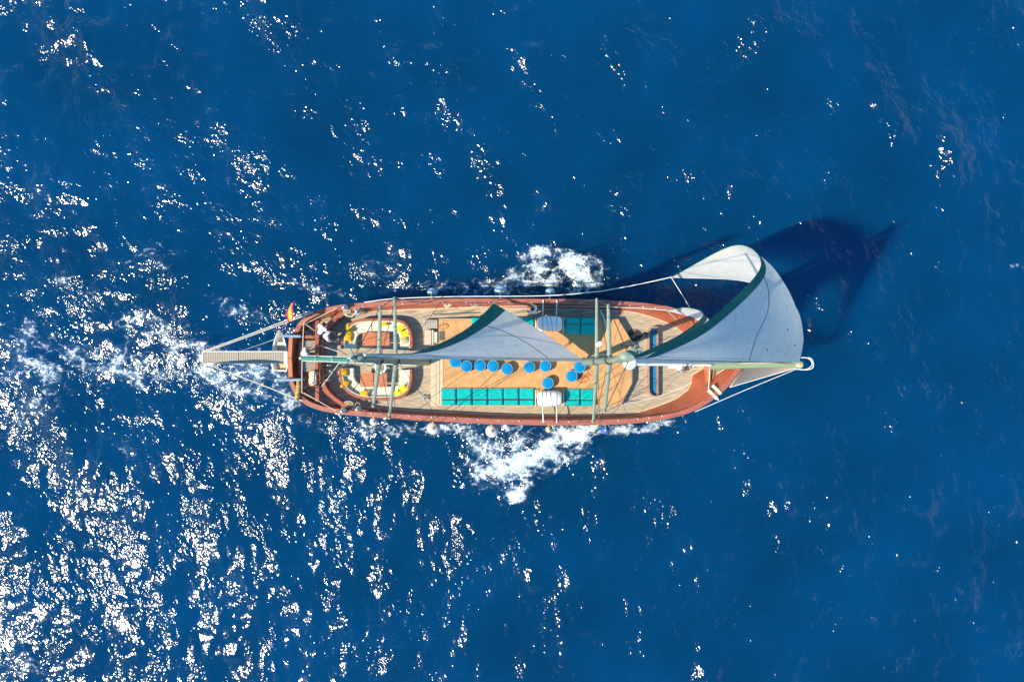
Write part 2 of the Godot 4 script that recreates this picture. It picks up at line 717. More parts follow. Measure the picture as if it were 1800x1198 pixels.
	for j in th:
		var gj := j / cg
		var fj := float(j % cg) / cg
		var z := SZ0 + j * tex
		var tone := 0.0
		for i in tw:
			var gi := i / cg
			var fi := float(i % cg) / cg
			var q := gj * gw + gi
			var d := dens[q]
			if i % 8 == 0:
				tone = 1.15 + 1.7 * tint.get_noise_2d((SX0 + i * tex) * 0.8 + z * 0.5, z * 0.7 - (SX0 + i * tex) * 0.3)
			var cr := SEA.r
			var cgn := SEA.g * tone
			var cb := SEA.b * tone
			var ca := 0.15
			if d > 0.05:
				d = lerpf(lerpf(dens[q], dens[q + 1], fi), lerpf(dens[q + gw], dens[q + gw + 1], fi), fj)
				var x := SX0 + i * tex
				var e := d * (1.0 + 1.3 * clump.get_noise_2d(x * 0.8, z))
				var fil := smoothstep(0.74 - 0.80 * e, 0.97 - 0.62 * e, lace.get_noise_2d(x * 0.75, z * 1.1))
				var net := 1.0 - smoothstep(0.03, 0.16 + 0.36 * e, cells.get_noise_2d(x, z) + 1.0)
				var sp := 0.5 + 0.5 * speck.get_noise_2d(x, z)
				var hole := smoothstep(0.16 + 0.26 * e, 0.52 + 0.26 * e, cells.get_noise_2d(x * 1.25 + 5.0, z * 1.25) + 1.0)
				var foam := clampf((fil * smoothstep(0.04, 0.5, e) * (0.35 + 0.6 * sp) + net * smoothstep(0.25, 0.9, e) * 0.42 + smoothstep(1.05, 1.9, e) * 0.3) * (1.0 - 0.92 * hole), 0.0, 0.74)
				var churn := smoothstep(0.15, 1.1, e) * 0.34
				ca = clampf(ca + churn + foam, 0.0, 1.0)
				var k := clampf(foam / ca, 0.0, 1.0)
				cr = lerpf(lerpf(cr, 0.16, churn * 2.0), 0.84, k)
				cgn = lerpf(lerpf(cgn, 0.38, churn * 2.0), 0.86, k)
				cb = lerpf(lerpf(cb, 0.47, churn * 2.0), 0.87, k)
			var p4 := o * 4
			al[p4] = int(255.0 * pow(cr, 0.4545))
			al[p4 + 1] = int(255.0 * pow(cgn, 0.4545))
			al[p4 + 2] = int(255.0 * pow(cb, 0.4545))
			al[p4 + 3] = int(255.0 * ca)
			o += 1
	var m := StandardMaterial3D.new()
	m.albedo_texture = ImageTexture.create_from_image(Image.create_from_data(tw, th, false, Image.FORMAT_RGBA8, al))
	m.roughness = 0.9
	m.transparency = BaseMaterial3D.TRANSPARENCY_ALPHA
	m.metallic_specular = 0.0
	m.texture_repeat = false
	var w := MeshInstance3D.new()
	w.name = "sea"
	w.mesh = me
	w.set_meta("kind", "structure")
	add_child(w)
	# just under its skin, flatter: foam and stirred-up air
	for q in cnt:
		var y := v[q].y
		v[q].y = y * 0.6 - 0.13
		n[q] = Vector3(n[q].x * 0.45, n[q].y, n[q].z * 0.45).normalized()
	var arr := []
	arr.resize(Mesh.ARRAY_MAX)
	arr[Mesh.ARRAY_VERTEX] = v
	arr[Mesh.ARRAY_TEX_UV] = uv
	arr[Mesh.ARRAY_INDEX] = ix
	arr[Mesh.ARRAY_NORMAL] = n
	var deep := ArrayMesh.new()
	deep.add_surface_from_arrays(Mesh.PRIMITIVE_TRIANGLES, arr)
	var wb := MeshInstance3D.new()
	wb.name = "sea_foam"
	wb.mesh = deep
	wb.material_override = m
	wb.set_meta("kind", "stuff")
	tag(wb, "white bow-wave foam and pale churned wake on the blue sea", "foam")
	add_child(wb)
	# the water itself, which scatters the light that enters it
	var fv := FogVolume.new()
	fv.name = "sea_water"
	fv.shape = RenderingServer.FOG_VOLUME_SHAPE_BOX
	fv.size = Vector3(SX1 - SX0 - 0.02, 12.0, SZ1 - SZ0 - 0.02)
	fv.position = Vector3((SX0 + SX1) / 2, -6.5, (SZ0 + SZ1) / 2)
	var fmm := FogMaterial.new()
	fmm.density = WATER_DENSITY
	fmm.albedo = lin(WATER.r, WATER.g, WATER.b)
	fv.material = fmm
	fv.set_meta("kind", "structure")
	add_child(fv)
	var bd := Geo.new()
	bd.quad(Vector3(SX0, -13, SZ0), Vector3(SX1, -13, SZ0), Vector3(SX1, -13, SZ1), Vector3(SX0, -13, SZ1), Vector3.UP)
	part("sea_bed", bd, paint(0.0, 0.01, 0.03, 1.0), self).set_meta("kind", "structure")
	# the same sea on to the horizon
	var far := Geo.new()
	var e := [-4000.0, SX0, SX1, 4000.0]
	var f := [-4000.0, SZ0, SZ1, 4000.0]
	for a in 3:
		for b in 3:
			if a == 1 and b == 1: continue
			far.quad(Vector3(e[a], -0.1, f[b]), Vector3(e[a + 1], -0.1, f[b]), Vector3(e[a + 1], -0.1, f[b + 1]), Vector3(e[a], -0.1, f[b + 1]), Vector3.UP)
	var fm := StandardMaterial3D.new()
	fm.albedo_color = Color(SEA.r, SEA.g, SEA.b).linear_to_srgb()
	fm.roughness = 0.16
	fm.normal_enabled = true
	fm.normal_texture = me.surface_get_material(0).normal_texture
	fm.uv1_triplanar = true
	fm.uv1_world_triplanar = true
	fm.uv1_scale = Vector3.ONE / 33.0
	var fo := part("sea_beyond", far, fm, self)
	fo.set_meta("kind", "structure")
const SEA := Color(0.0, 0.043, 0.150)
const RIPPLE := 0.150
const WATER := Color(0.0, 0.27, 0.795)
const WATER_DENSITY := 0.26

# ---------------------------------------------------------------- materials
func noise_texture(seed_: int, freq: float, lo: float, hi: float, octaves := 4, stretch := Vector2(1, 1), size := 256) -> ImageTexture:
	# a grey mottle between lo and hi that repeats without a seam
	var f := FastNoiseLite.new()
	f.seed = seed_
	f.frequency = freq
	f.fractal_octaves = octaves
	var im := Image.create(size, size, false, Image.FORMAT_RGB8)
	for j in size:
		for i in size:
			var x := i * stretch.x
			var y := j * stretch.y
			var wx := size * stretch.x
			var wy := size * stretch.y
			var tx := float(i) / size
			var ty := float(j) / size
			var a := lerpf(f.get_noise_2d(x, y), f.get_noise_2d(x - wx, y), tx)
			var b := lerpf(f.get_noise_2d(x, y - wy), f.get_noise_2d(x - wx, y - wy), tx)
			var k := clampf(lerpf(lo, hi, 0.5 + 0.75 * lerpf(a, b, ty)), 0.0, 1.0)
			im.set_pixel(i, j, Color(k, k, k))
	return ImageTexture.create_from_image(im)

func paint(r: float, g: float, b: float, rough := 0.6, tex: Texture2D = null, metres := 1.0, spec := 0.5) -> StandardMaterial3D:
	var m := StandardMaterial3D.new()
	m.albedo_color = lin(r, g, b)
	m.roughness = rough
	m.metallic_specular = spec
	if tex:
		m.albedo_texture = tex
		m.uv1_triplanar = true
		m.uv1_world_triplanar = true
		m.uv1_scale = Vector3.ONE / metres
	return m

func materials() -> void:
	var mottle := noise_texture(1, 0.03, 0.80, 1.0)
	var grain := noise_texture(2, 0.06, 0.62, 1.0, 4, Vector2(0.12, 1.0))
	var worn := noise_texture(3, 0.05, 0.55, 1.0, 5)
	var cloth := noise_texture(4, 0.12, 0.86, 1.0, 3)
	M.teak = paint(1, 1, 1, 0.75, grain, 1.4)
	M.teak.vertex_color_use_as_albedo = true
	M.teak_flat = paint(0.46, 0.335, 0.215, 0.75, grain, 1.4)
	M.caulk = paint(0.42, 0.33, 0.24, 0.9)
	M.mahogany = paint(0.58, 0.140, 0.058, 0.38, grain, 0.9)
	M.mahogany.clearcoat_enabled = true
	M.mahogany.clearcoat = 0.5
	M.mahogany.clearcoat_roughness = 0.25
	M.rail = paint(0.60, 0.185, 0.12, 0.5, grain, 0.8)
	M.varnish = paint(0.84, 0.25, 0.07, 0.3, grain, 0.7)
	M.varnish.clearcoat_enabled = true
	M.varnish.clearcoat = 0.6
	M.hull = paint(0.20, 0.05, 0.025, 0.35, mottle, 2.0)
	M.sage = paint(0.30, 0.37, 0.29, 0.5, mottle, 0.7)
	M.bowsprit = paint(0.29, 0.38, 0.22, 0.55, mottle, 0.8)
	M.roof = paint(0.72, 0.37, 0.14, 0.75, noise_texture(5, 0.025, 0.80, 1.0, 6), 3.4)
	M.roof_edge = paint(0.82, 0.58, 0.38, 0.7, mottle, 1.0)
	M.turquoise = paint(0.0, 0.49, 0.445, 0.6, cloth, 0.6, 0.25)
	M.turquoise_dark = paint(0.0, 0.36, 0.30, 0.6, cloth, 0.6)
	M.piping = paint(0.45, 0.72, 0.66, 0.6)
	M.pouf = paint(0.0, 0.25, 0.55, 0.6, cloth, 0.5, 0.25)
	M.pouf_edge = paint(0.20, 0.42, 0.62, 0.6)
	M.cream = paint(0.84, 0.77, 0.58, 0.75, cloth, 0.8)
	M.offwhite = paint(0.80, 0.78, 0.72, 0.6, mottle, 0.8)
	M.white = paint(0.84, 0.84, 0.82, 0.35)
	M.yellow = paint(0.90, 0.46, 0.0, 0.7, cloth, 0.3)
	M.lemon = paint(0.86, 0.74, 0.0, 0.7, cloth, 0.3)
	M.pattern = paint(0.82, 0.68, 0.36, 0.7, worn, 0.25)
	M.rope = paint(0.66, 0.60, 0.47, 0.85)
	M.rope_white = paint(0.80, 0.80, 0.76, 0.8)
	M.rope_tan = paint(0.55, 0.44, 0.28, 0.85)
	M.red_rope = paint(0.70, 0.16, 0.06, 0.8)
	M.hose = paint(0.02, 0.022, 0.03, 0.45)
	M.wire = paint(0.13, 0.13, 0.13, 0.4)
	M.wire.metallic = 0.6
	M.steel = paint(0.66, 0.67, 0.68, 0.38)
	M.steel.metallic = 1.0
	M.dark = paint(0.03, 0.03, 0.032, 0.5)
	M.grate = paint(0.64, 0.56, 0.44, 0.8, mottle, 0.8)
	M.grey = paint(0.54, 0.51, 0.44, 0.7, mottle, 0.8)
	M.davit = paint(0.20, 0.30, 0.42, 0.4)
	M.pool = paint(0.015, 0.21, 0.42, 0.5, cloth, 0.8)
	M.boom_green = paint(0.03, 0.34, 0.22, 0.6, cloth, 0.6)
	M.sail_green = paint(0.0, 0.17, 0.14, 0.7, cloth, 0.8)
	M.sail_green.backlight_enabled = true
	M.sail_green.backlight = lin(0.0, 0.20, 0.17)
	M.sail = paint(0.90, 0.91, 0.90, 0.7, noise_texture(6, 0.025, 0.90, 1.0, 4), 2.2)
	M.sail.backlight_enabled = true
	M.sail.backlight = Color(0.92, 0.93, 0.92)
	M.seam = paint(0.05, 0.07, 0.10, 0.7)
	M.fender = paint(0.82, 0.80, 0.74, 0.45, mottle, 0.4)
	M.fender_blue = paint(0.03, 0.13, 0.45, 0.45)
	M.fender_pale = paint(0.36, 0.56, 0.72, 0.5, mottle, 0.3)
	M.fender_cream = paint(0.66, 0.57, 0.38, 0.55, mottle, 0.3)
	M.buoy_yellow = paint(0.80, 0.47, 0.08, 0.6, worn, 0.4)
	M.flag_red = paint(0.62, 0.01, 0.03, 0.7)
	M.flag_yellow = paint(0.90, 0.52, 0.0, 0.7)
	for k in ["flag_red", "flag_yellow"]:
		M[k].backlight_enabled = true
		M[k].backlight = lin(0.5, 0.5, 0.5)
	M.skin = paint(1, 1, 1, 0.75)
	M.skin.vertex_color_use_as_albedo = true

# ---------------------------------------------------------------- hull, bulwark, deck
const OUTLINE := [[505, 631], [506, 655], [508, 672], [513, 685], [520, 697], [530, 706], [542, 714], [567, 722.5], [600, 728], [640, 732], [684, 735.5], [740, 739], [800, 742], [860, 745], [913, 746.5], [980, 747.5], [1040, 747], [1107, 744.5], [1140, 741], [1174, 736], [1200, 729.5], [1223, 721], [1240, 712], [1257, 700], [1272, 688], [1284, 676], [1297, 659], [1306, 647], [1308.5, 640], [1306, 633], [1298, 622], [1284, 604], [1257, 579], [1240, 567.5], [1223, 557], [1200, 546], [1174, 538], [1140, 533], [1107, 530], [1040, 526], [980, 525], [913, 524.5], [860, 524], [800, 524], [740, 525.5], [694, 527.5], [640, 531], [600, 535], [570, 540.5], [557, 545], [537, 555], [526, 565], [518, 577], [512, 590], [507, 608]]
var rim := []       # rail, outer edge, metres
var rim_in := []    # level unit vector inboard
var rim_px := []
var deck_edge := PackedVector2Array()

func rail_height(px: float) -> float:
	return 2.2 + 0.15 * smoothstep(640.0, 510.0, px) + 0.65 * smoothstep(1080.0, 1308.0, px)

func margin(px: float) -> float:
	# how far inboard of the rail the deck begins
	return 0.36 + 0.52 * smoothstep(1100.0, 1225.0, px) + 0.45 * smoothstep(1220.0, 1262.0, px)

func hull() -> void:
	boat = thing("sailing_boat", "two-masted wooden sailing boat with white and green sails under way on blue sea", "sailing boat")
	var p2 := []
	for q in OUTLINE: p2.append(Vector2(q[0], q[1]))
	for q in spline(p2, 3, true):
		rim.append(at(q.x, q.y, rail_height(q.x)))
		rim_px.append(q.x)
	for i in rim.size():
		var px: float = rim_px[i]
		var mid := at(clampf(px, 572.0, 1190.0), 628.0 + (px - 520.0) * 0.0135, 0)
		var d: Vector3 = mid - rim[i]
		d.y = 0.0
		rim_in.append(d.normalized())
	var m := rim.size()
	# planked shell, outside: widest at the rail, drawn in towards the water
	var shell := Geo.new()
	var rows := []
	for k in 7:
		var t := k / 6.0
		var row := []
		for i in m + 1:
			var a: int = i % m
			var fl := 0.10 + 0.9 * smoothstep(1120.0, 1300.0, rim_px[a]) + 0.35 * smoothstep(600.0, 510.0, rim_px[a])
			var h: float = lerpf(rim[a].y - 0.03, -0.75, t)
			var q: Vector3 = rim[a] + rim_in[a] * (0.03 + fl * pow(t, 1.6))
			q.y = h
			row.append(q)
		rows.append(row)
	shell.grid(rows, false)
	# normals must face outboard
	part("hull_shell", shell, M.hull, boat)
	# rubbing strake along the shell
	var strake := Geo.new()
	var sp := []
	for i in m: sp.append(rim[i] + Vector3.DOWN * 0.42)
	strake.sweep(sp, rim_in, [Vector2(0.06, -0.06), Vector2(-0.03, -0.06), Vector2(-0.03, 0.06), Vector2(0.06, 0.06)], true)
	part("rubbing_strake", strake, M.mahogany, boat)
	# cap rail, in lengths so that the joints show
	var cuts := [0]
	for i in m:
		if i - cuts[-1] >= 12 and m - i > 7: cuts.append(i)
	cuts.append(m)
	for c in cuts.size() - 1:
		var g := Geo.new()
		var pp := []
		var nn := []
		for i in range(cuts[c], cuts[c + 1] + 1):
			pp.append(rim[i % m])
			nn.append(rim_in[i % m])
		# a hair's gap at each joint
		pp[0] = pp[0].lerp(pp[1], 0.012)
		g.sweep(pp, nn, [Vector2(0.02, -0.075), Vector2(0, -0.06), Vector2(0, -0.02), Vector2(0.02, 0), Vector2(0.25, 0), Vector2(0.27, -0.02), Vector2(0.27, -0.06), Vector2(0.25, -0.075), Vector2(0.02, -0.075)])
		part("cap_rail", g, M.rail, boat)
	# bulwark, inside: strakes stepped one over the other down to the deck
	var steps := 4
	for k in steps:
		var g := Geo.new()
		for i in m:
			var e := (i + 1) % m
			var q := []
			for a in [i, e]:
				var w0: float = 0.21
				var w1: float = margin(rim_px[a])
				for t in [float(k) / steps, float(k + 1) / steps]:
					var y: float = lerpf(rim[a].y - 0.07, DECK, t)
					var o: Vector3 = rim[a] + rim_in[a] * (lerpf(w0, w1, t) + 0.02 * k)
					q.append(Vector3(o.x, y, o.z))
			var inw: Vector3 = rim_in[i] + Vector3.UP * 0.3
			g.quad(q[0], q[2], q[3], q[1], inw)
			# the step to the next strake
			var s0: Vector3 = q[1] + rim_in[i] * 0.02
			var s1: Vector3 = q[3] + rim_in[e] * 0.02
			g.quad(q[1], q[3], s1, s0, Vector3.UP)
		part("bulwark_strake", g, M.mahogany, boat)
	# stanchion caps along the rail, as small pale dots
	for i in range(0, m):
		var px: float = rim_px[i]
		if px < 640 or px > 1180 or i % 2 == 1: continue
		var g := Geo.new()
		g.lathe(xf(rim[i] + rim_in[i] * 0.2), [Vector2(0.035, -0.02), Vector2(0.04, 0.03), Vector2(0.028, 0.055), Vector2(0.0, 0.06)], 8)
		part("stanchion_cap", g, M.offwhite, boat)
	# ---- the deck
	for i in m:
		var o: Vector3 = rim[i] + rim_in[i] * (margin(rim_px[i]) + 0.02)
		deck_edge.append(Vector2(o.x, o.z))
	var base := Geo.new()
	base.prism(deck_edge, DECK - 0.12, DECK - 0.012)
	part("deck_seam_filling", base, M.caulk, boat)
	var planks := Geo.new()
	var ang := atan2(0.0135, 1.0)
	var fwd := Vector2(cos(ang), sin(ang))
	var side := Vector2(-sin(ang), cos(ang))
	var org := Vector2(at(520, 628, DECK).x, at(520, 628, DECK).z)
	var pitch := 0.125
	for k in range(-26, 27):
		var off := (k + 0.5) * pitch
		# where this line of planks runs inside the deck edge
		var lo := -2.0
		var hi := 26.0
		var hits := []
		for i in deck_edge.size():
			var hit = Geometry2D.segment_intersects_segment(org + fwd * lo + side * off, org + fwd * hi + side * off, deck_edge[i], deck_edge[(i + 1) % deck_edge.size()])
			if hit != null: hits.append((hit - org).dot(fwd))
		if hits.size() < 2: continue
		hits.sort()
		var s: float = hits[0] - 0.05
		var e: float = hits[-1] + 0.05
		var x := s
		while x < e - 0.05:
			var stop := minf(x + rng.randf_range(2.4, 5.2), e)
			if e - stop < 0.6: stop = e
			var tone := rng.randf_range(0.95, 1.04)
			planks.col = Color(0.655 * tone, 0.53 * tone * rng.randf_range(0.97, 1.02), 0.385 * tone * rng.randf_range(0.93, 1.04))
			var hw := pitch * 0.5 - 0.004
			var a := org + fwd * x + side * (off - hw)
			var b := org + fwd * (stop - 0.006) + side * (off - hw)
			var c := org + fwd * (stop - 0.006) + side * (off + hw)
			var d := org + fwd * x + side * (off + hw)
			planks.quad(Vector3(a.x, DECK, a.y), Vector3(b.x, DECK, b.y), Vector3(c.x, DECK, c.y), Vector3(d.x, DECK, d.y), Vector3.UP)
			x = stop
	var o := part("deck_planking", planks, M.teak, boat)
	o.set_meta("kind", "stuff")
	# covering board round the deck edge
	var cover := Geo.new()
	var ce := []
	for i in m: ce.append(Vector3(deck_edge[i].x, DECK, deck_edge[i].y))
	cover.sweep(ce, rim_in, [Vector2(-0.02, 0.02), Vector2(0.09, 0.02), Vector2(0.09, -0.01)], true)
	part("covering_board", cover, M.roof_edge, boat)

# ---------------------------------------------------------------- masts and rigging
const MIZZEN_X := -5.09
const MAIN_X := 2.74
const MAST_Z := -0.24

func spar(g: Geo, a: Vector3, b: Vector3, r0: float, r1: float, k := 12, flatten := 1.0) -> void:
	var p := []
	var r := []
	for i in 9:
		p.append(a.lerp(b, i / 8.0))
		r.append(lerpf(r0, r1, i / 8.0))
	g.tube(p, r, k, true, flatten)

func mast(x: float, top: float, pairs: Array) -> Node3D:
	var g := Geo.new()
	spar(g, Vector3(x, DECK - 0.02, MAST_Z), Vector3(x, top, MAST_Z), 0.17, 0.095, 16)
	var m := part("mast", g, M.sage, boat)
	for pr in pairs:
		var h: float = pr[0]
		for end in [pr[1], pr[2]]:
			var s := Geo.new()
			var tip := at(end[0], end[1], h + 0.12)
			var root := Vector3(x, h, MAST_Z + signf(tip.z - MAST_Z) * 0.10)
			spar(s, root, tip, 0.085, 0.055, 10, 0.6)
			part("spreader", s, M.sage, m)
			var f := Geo.new()
			f.lathe(xf(tip + Vector3.DOWN * 0.04), [Vector2(0, 0), Vector2(0.06, 0.0), Vector2(0.06, 0.09), Vector2(0, 0.1)], 10)
			part("spreader_cap", f, M.sage, m)
		var b := Geo.new()
		b.lathe(xf(Vector3(x, h - 0.12, MAST_Z)), [Vector2(0.15, 0), Vector2(0.165, 0.02), Vector2(0.165, 0.2), Vector2(0.15, 0.22)], 16)
		part("spreader_band", b, M.dark, m)
	return m

func wire(pts: Array, r: float, m: Material, called := "shroud", parent: Node = null) -> void:
	var g := Geo.new()
	g.tube(pts, r, 5, false)
	part(called, g, m, parent if parent else boat)

func rig() -> void:
	var mz := [[10.4, [693.5, 524], [684, 734]], [13.55, [668, 540], [656, 713]]]
	var mn := [[8.7, [1049, 526], [1043, 741]], [13.4, [1069.5, 537], [1063, 723]]]
	var mizzen := mast(MIZZEN_X, 17.3, mz)
	var main := mast(MAIN_X, 18.7, mn)
	# mast heads
	var g := Geo.new()
	g.lathe(Transform3D(Basis().scaled(Vector3(1.5, 1, 0.8)), Vector3(MIZZEN_X + 0.06, 17.15, MAST_Z - 0.05)), [Vector2(0, 0), Vector2(0.15, 0), Vector2(0.17, 0.03), Vector2(0.17, 0.07), Vector2(0.15, 0.1), Vector2(0, 0.1)], 20)
	part("mast_cap", g, M.sage, mizzen)
	g = Geo.new()
	g.lathe(xf(Vector3(MIZZEN_X - 0.03, 17.25, MAST_Z)), [Vector2(0.0, 0.0), Vector2(0.06, 0.0), Vector2(0.065, 0.1), Vector2(0.03, 0.17), Vector2(0, 0.18)], 12)
	part("mast_light", g, M.white, mizzen)
	g = Geo.new()
	g.tube([Vector3(MIZZEN_X + 0.10, 17.24, MAST_Z - 0.05), Vector3(MIZZEN_X + 0.10, 17.6, MAST_Z - 0.05)], 0.012, 6)
	g.tube([Vector3(MIZZEN_X - 0.06, 17.6, MAST_Z + 0.05), Vector3(MIZZEN_X + 0.36, 17.6, MAST_Z - 0.17)], 0.016, 6)
	g.tube([Vector3(MIZZEN_X + 0.10, 17.61, MAST_Z - 0.05), Vector3(MIZZEN_X + 0.28, 17.61, MAST_Z + 0.10)], 0.016, 6)
	g.tube([Vector3(MIZZEN_X + 0.02, 17.62, MAST_Z - 0.30), Vector3(MIZZEN_X + 0.14, 17.62, MAST_Z - 0.05)], 0.010, 6)
	part("wind_vane", g, M.dark, mizzen)
	g = Geo.new()
	g.lathe(Transform3D(Basis(Vector3.UP, 0.25).scaled(Vector3(1.25, 1, 0.75)), Vector3(MAIN_X - 0.10, 18.45, MAST_Z - 0.06)), [Vector2(0, 0), Vector2(0.14, 0), Vector2(0.16, 0.03), Vector2(0.16, 0.09), Vector2(0.13, 0.13), Vector2(0, 0.14)], 20)
	g.lathe(Transform3D(Basis(Vector3.UP, -0.4).scaled(Vector3(1.0, 1, 0.7)), Vector3(MAIN_X + 0.10, 18.3, MAST_Z - 0.18)), [Vector2(0, 0), Vector2(0.14, 0), Vector2(0.15, 0.03), Vector2(0.15, 0.09), Vector2(0.12, 0.12), Vector2(0, 0.13)], 20)
	part("mast_cap", g, M.sage, main)
	for q in [[-0.32, 0.0, 0.5], [0.22, -0.30, -0.6]]:
		g = Geo.new()
		g.box(xf(Vector3(MAIN_X + q[0], 18.35, MAST_Z + q[1]), q[2]), Vector3(0.34, 0.06, 0.13), 0.03)
		part("mast_crane", g, M.sage, main)
	for k in 4:
		g = Geo.new()
		g.lathe(Transform3D(Basis(Vector3.RIGHT, PI / 2), Vector3(MAIN_X - 0.25 + 0.15 * k, 18.56, MAST_Z - 0.34 + 0.04 * (k % 2))), [Vector2(0, -0.03), Vector2(0.055, -0.03), Vector2(0.055, 0.03), Vector2(0, 0.03)], 12)
		part("halyard_sheave", g, M.dark, main)
	# radar dome on its bracket
	var rp := at(1107, 637.5, 14.6)
	g = Geo.new()
	g.lathe(xf(rp), [Vector2(0, -0.02), Vector2(0.19, -0.02), Vector2(0.23, 0.03), Vector2(0.23, 0.13), Vector2(0.19, 0.2), Vector2(0.10, 0.235), Vector2(0, 0.245)], 24)
	part("radar_dome", g, M.white, main)
	g = Geo.new()
	g.box(along(Vector3(MAIN_X, 14.5, MAST_Z), rp + Vector3(0, -0.08, 0)), Vector3((rp - Vector3(MAIN_X, 14.5, MAST_Z)).length(), 0.08, 0.16), 0.02)
	part("radar_bracket", g, M.sage, main)
	g = Geo.new()
	g.box(xf(at(1052.5, 604.5, 8.85), 0.5), Vector3(0.24, 0.06, 0.17), 0.012)
	part("white_box", g, M.white, main)
	# boom with its green cover, aft of the mizzen mast
	var ba := Vector3(MIZZEN_X - 0.2, 3.1, MAST_Z)
	var bb := at(526, 629, 3.35)
	g = Geo.new()
	spar(g, ba, bb, 0.085, 0.075, 12)
	var boom := part("boom", g, M.cream, boat)
	g = Geo.new()
	var cp := []
	var cr := []
	for i in 15:
		var t := 0.04 + 0.94 * i / 14.0
		cp.append(ba.lerp(bb, t) + Vector3.UP * (0.13 + 0.02 * sin(i * 2.1)))
		cr.append(lerpf(0.15, 0.10, t) + 0.012 * sin(i * 1.7))
	g.tube(cp, cr, 12)
	part("sail_cover", g, M.boom_green, boom)
	for sgn in [-1.0, 1.0]:
		g = Geo.new()
		var lp := []
		for i in 13:
			lp.append(ba.lerp(bb, 0.02 + 0.95 * i / 12.0) + Vector3(0, 0.16, sgn * lerpf(0.15, 0.115, i / 12.0)))
		g.tube(lp, 0.03, 8)
		part("boom_rail", g, M.offwhite, boom)
	for t in [0.52, 0.72, 0.86]:
		g = Geo.new()
		g.tube(spline([ba.lerp(bb, t) + Vector3(0, 0.02, -0.15), ba.lerp(bb, t) + Vector3(0.03, 0.29, -0.07), ba.lerp(bb, t) + Vector3(0.04, 0.30, 0.07), ba.lerp(bb, t) + Vector3(0.07, 0.02, 0.15)], 4), 0.012, 6)
		part("cover_tie", g, M.rope_white, boom)
	# standing rigging: each wire from rail over spreader tips to the mast
	for a in [[mz, MIZZEN_X, 17.2], [mn, MAIN_X, 18.5]]:
		var pr: Array = a[0]
		var x: float = a[1]
		for sd in [1, 2]:
			var lo: Vector3 = at(pr[0][sd][0], pr[0][sd][1], pr[0][0] + 0.12)
			var up: Vector3 = at(pr[1][sd][0], pr[1][sd][1], pr[1][0] + 0.12)
			var sg := signf(lo.z)
			var foot := Vector3(x - 0.35, 2.2, sg * 2.95 + MAST_Z)
			wire([foot, lo, up, Vector3(x, a[2], MAST_Z)], 0.014, M.wire)
			wire([foot + Vector3(0.45, 0, 0), lo + Vector3(0.05, 0, 0), Vector3(x, pr[1][0] - 0.2, MAST_Z)], 0.012, M.wire)
			wire([foot + Vector3(1.1, 0, 0), Vector3(x + 0.05, pr[0][0] - 0.2, MAST_Z)], 0.012, M.wire)
			wire([foot + Vector3(-1.2, 0, 0), Vector3(x - 0.05, pr[0][0] - 0.25, MAST_Z)], 0.012, M.wire)
	wire(sag(Vector3(MIZZEN_X, 17.1, MAST_Z), at(520, 575, 2.4), 0.1), 0.012, M.wire, "backstay")
	wire(sag(Vector3(MIZZEN_X, 17.1, MAST_Z), at(522, 688, 2.4), 0.1), 0.012, M.wire, "backstay")
	wire(sag(Vector3(MIZZEN_X, 17.0, MAST_Z), Vector3(MAIN_X, 18.4, MAST_Z), 0.25), 0.012, M.wire, "triatic_stay")
	wire(sag(Vector3(MAIN_X, 18.6, MAST_Z), at(1412, 639, 3.0), 0.12), 0.014, M.wire, "forestay")
	# halyards and topping lifts
	for q in [[MIZZEN_X, 16.9, 741.0, 690.0, ROOF], [MIZZEN_X, 16.8, 730.0, 560.0, DECK], [MIZZEN_X, 13.4, 800.0, 738.0, 2.2], [MIZZEN_X, 10.2, 640.0, 728.0, 2.2], [MAIN_X, 18.2, 1085.0, 715.0, DECK + 0.1], [MAIN_X, 18.0, 1010.0, 700.0, ROOF], [MAIN_X, 13.2, 1105.0, 738.0, 2.2], [MAIN_X, 13.0, 985.0, 742.0, 2.2], [MAIN_X, 8.5, 1040.0, 716.0, DECK + 0.1], [MAIN_X, 13.0, 1100.0, 535.0, 2.2]]:
		wire(sag(Vector3(q[0], q[1], MAST_Z), at(q[2], q[3], q[4]), 0.06), 0.0075, M.wire, "halyard")
	wire(sag(Vector3(MIZZEN_X, 17.0, MAST_Z), at(530, 629, 3.4), 0.15), 0.010, M.wire, "topping_lift")
	# stowed pole on the foredeck side
	g = Geo.new()
	spar(g, at(1116, 640, 2.75), at(1250, 641.5, 2.95), 0.065, 0.055, 12)
	part("spinnaker_pole", g, M.offwhite, boat)
	g = Geo.new()
	g.box(xf(at(1252, 641.5, 2.95)), Vector3(0.12, 0.10, 0.10), 0.03)
	part("pole_end", g, M.steel, boat)

# ---------------------------------------------------------------- sails
func cubic(a, b, d, e, t: float):
	return 0.5 * (b * 2.0 + (d - a) * t + (a * 2.0 - b * 5.0 + d * 4.0 - e) * t * t + (b * 3.0 - a - d * 3.0 + e) * t * t * t)

func on_curve(p: Array, s: float):
	var m := p.size() - 1
	var i := clampi(int(s * m), 0, m - 1)
	var t := s * m - i
	var a = p[i - 1] if i > 0 else p[0] * 2.0 - p[1]
	var e = p[i + 2] if i + 2 <= m else p[m] * 2.0 - p[m - 1]
	return cubic(a, p[i], p[i + 1], e, t)

func on_sail(rows: Array, u: float, v: float) -> Vector3:
	var c := []
	for r in rows: c.append(on_curve(r, u))
	return on_curve(c, v)

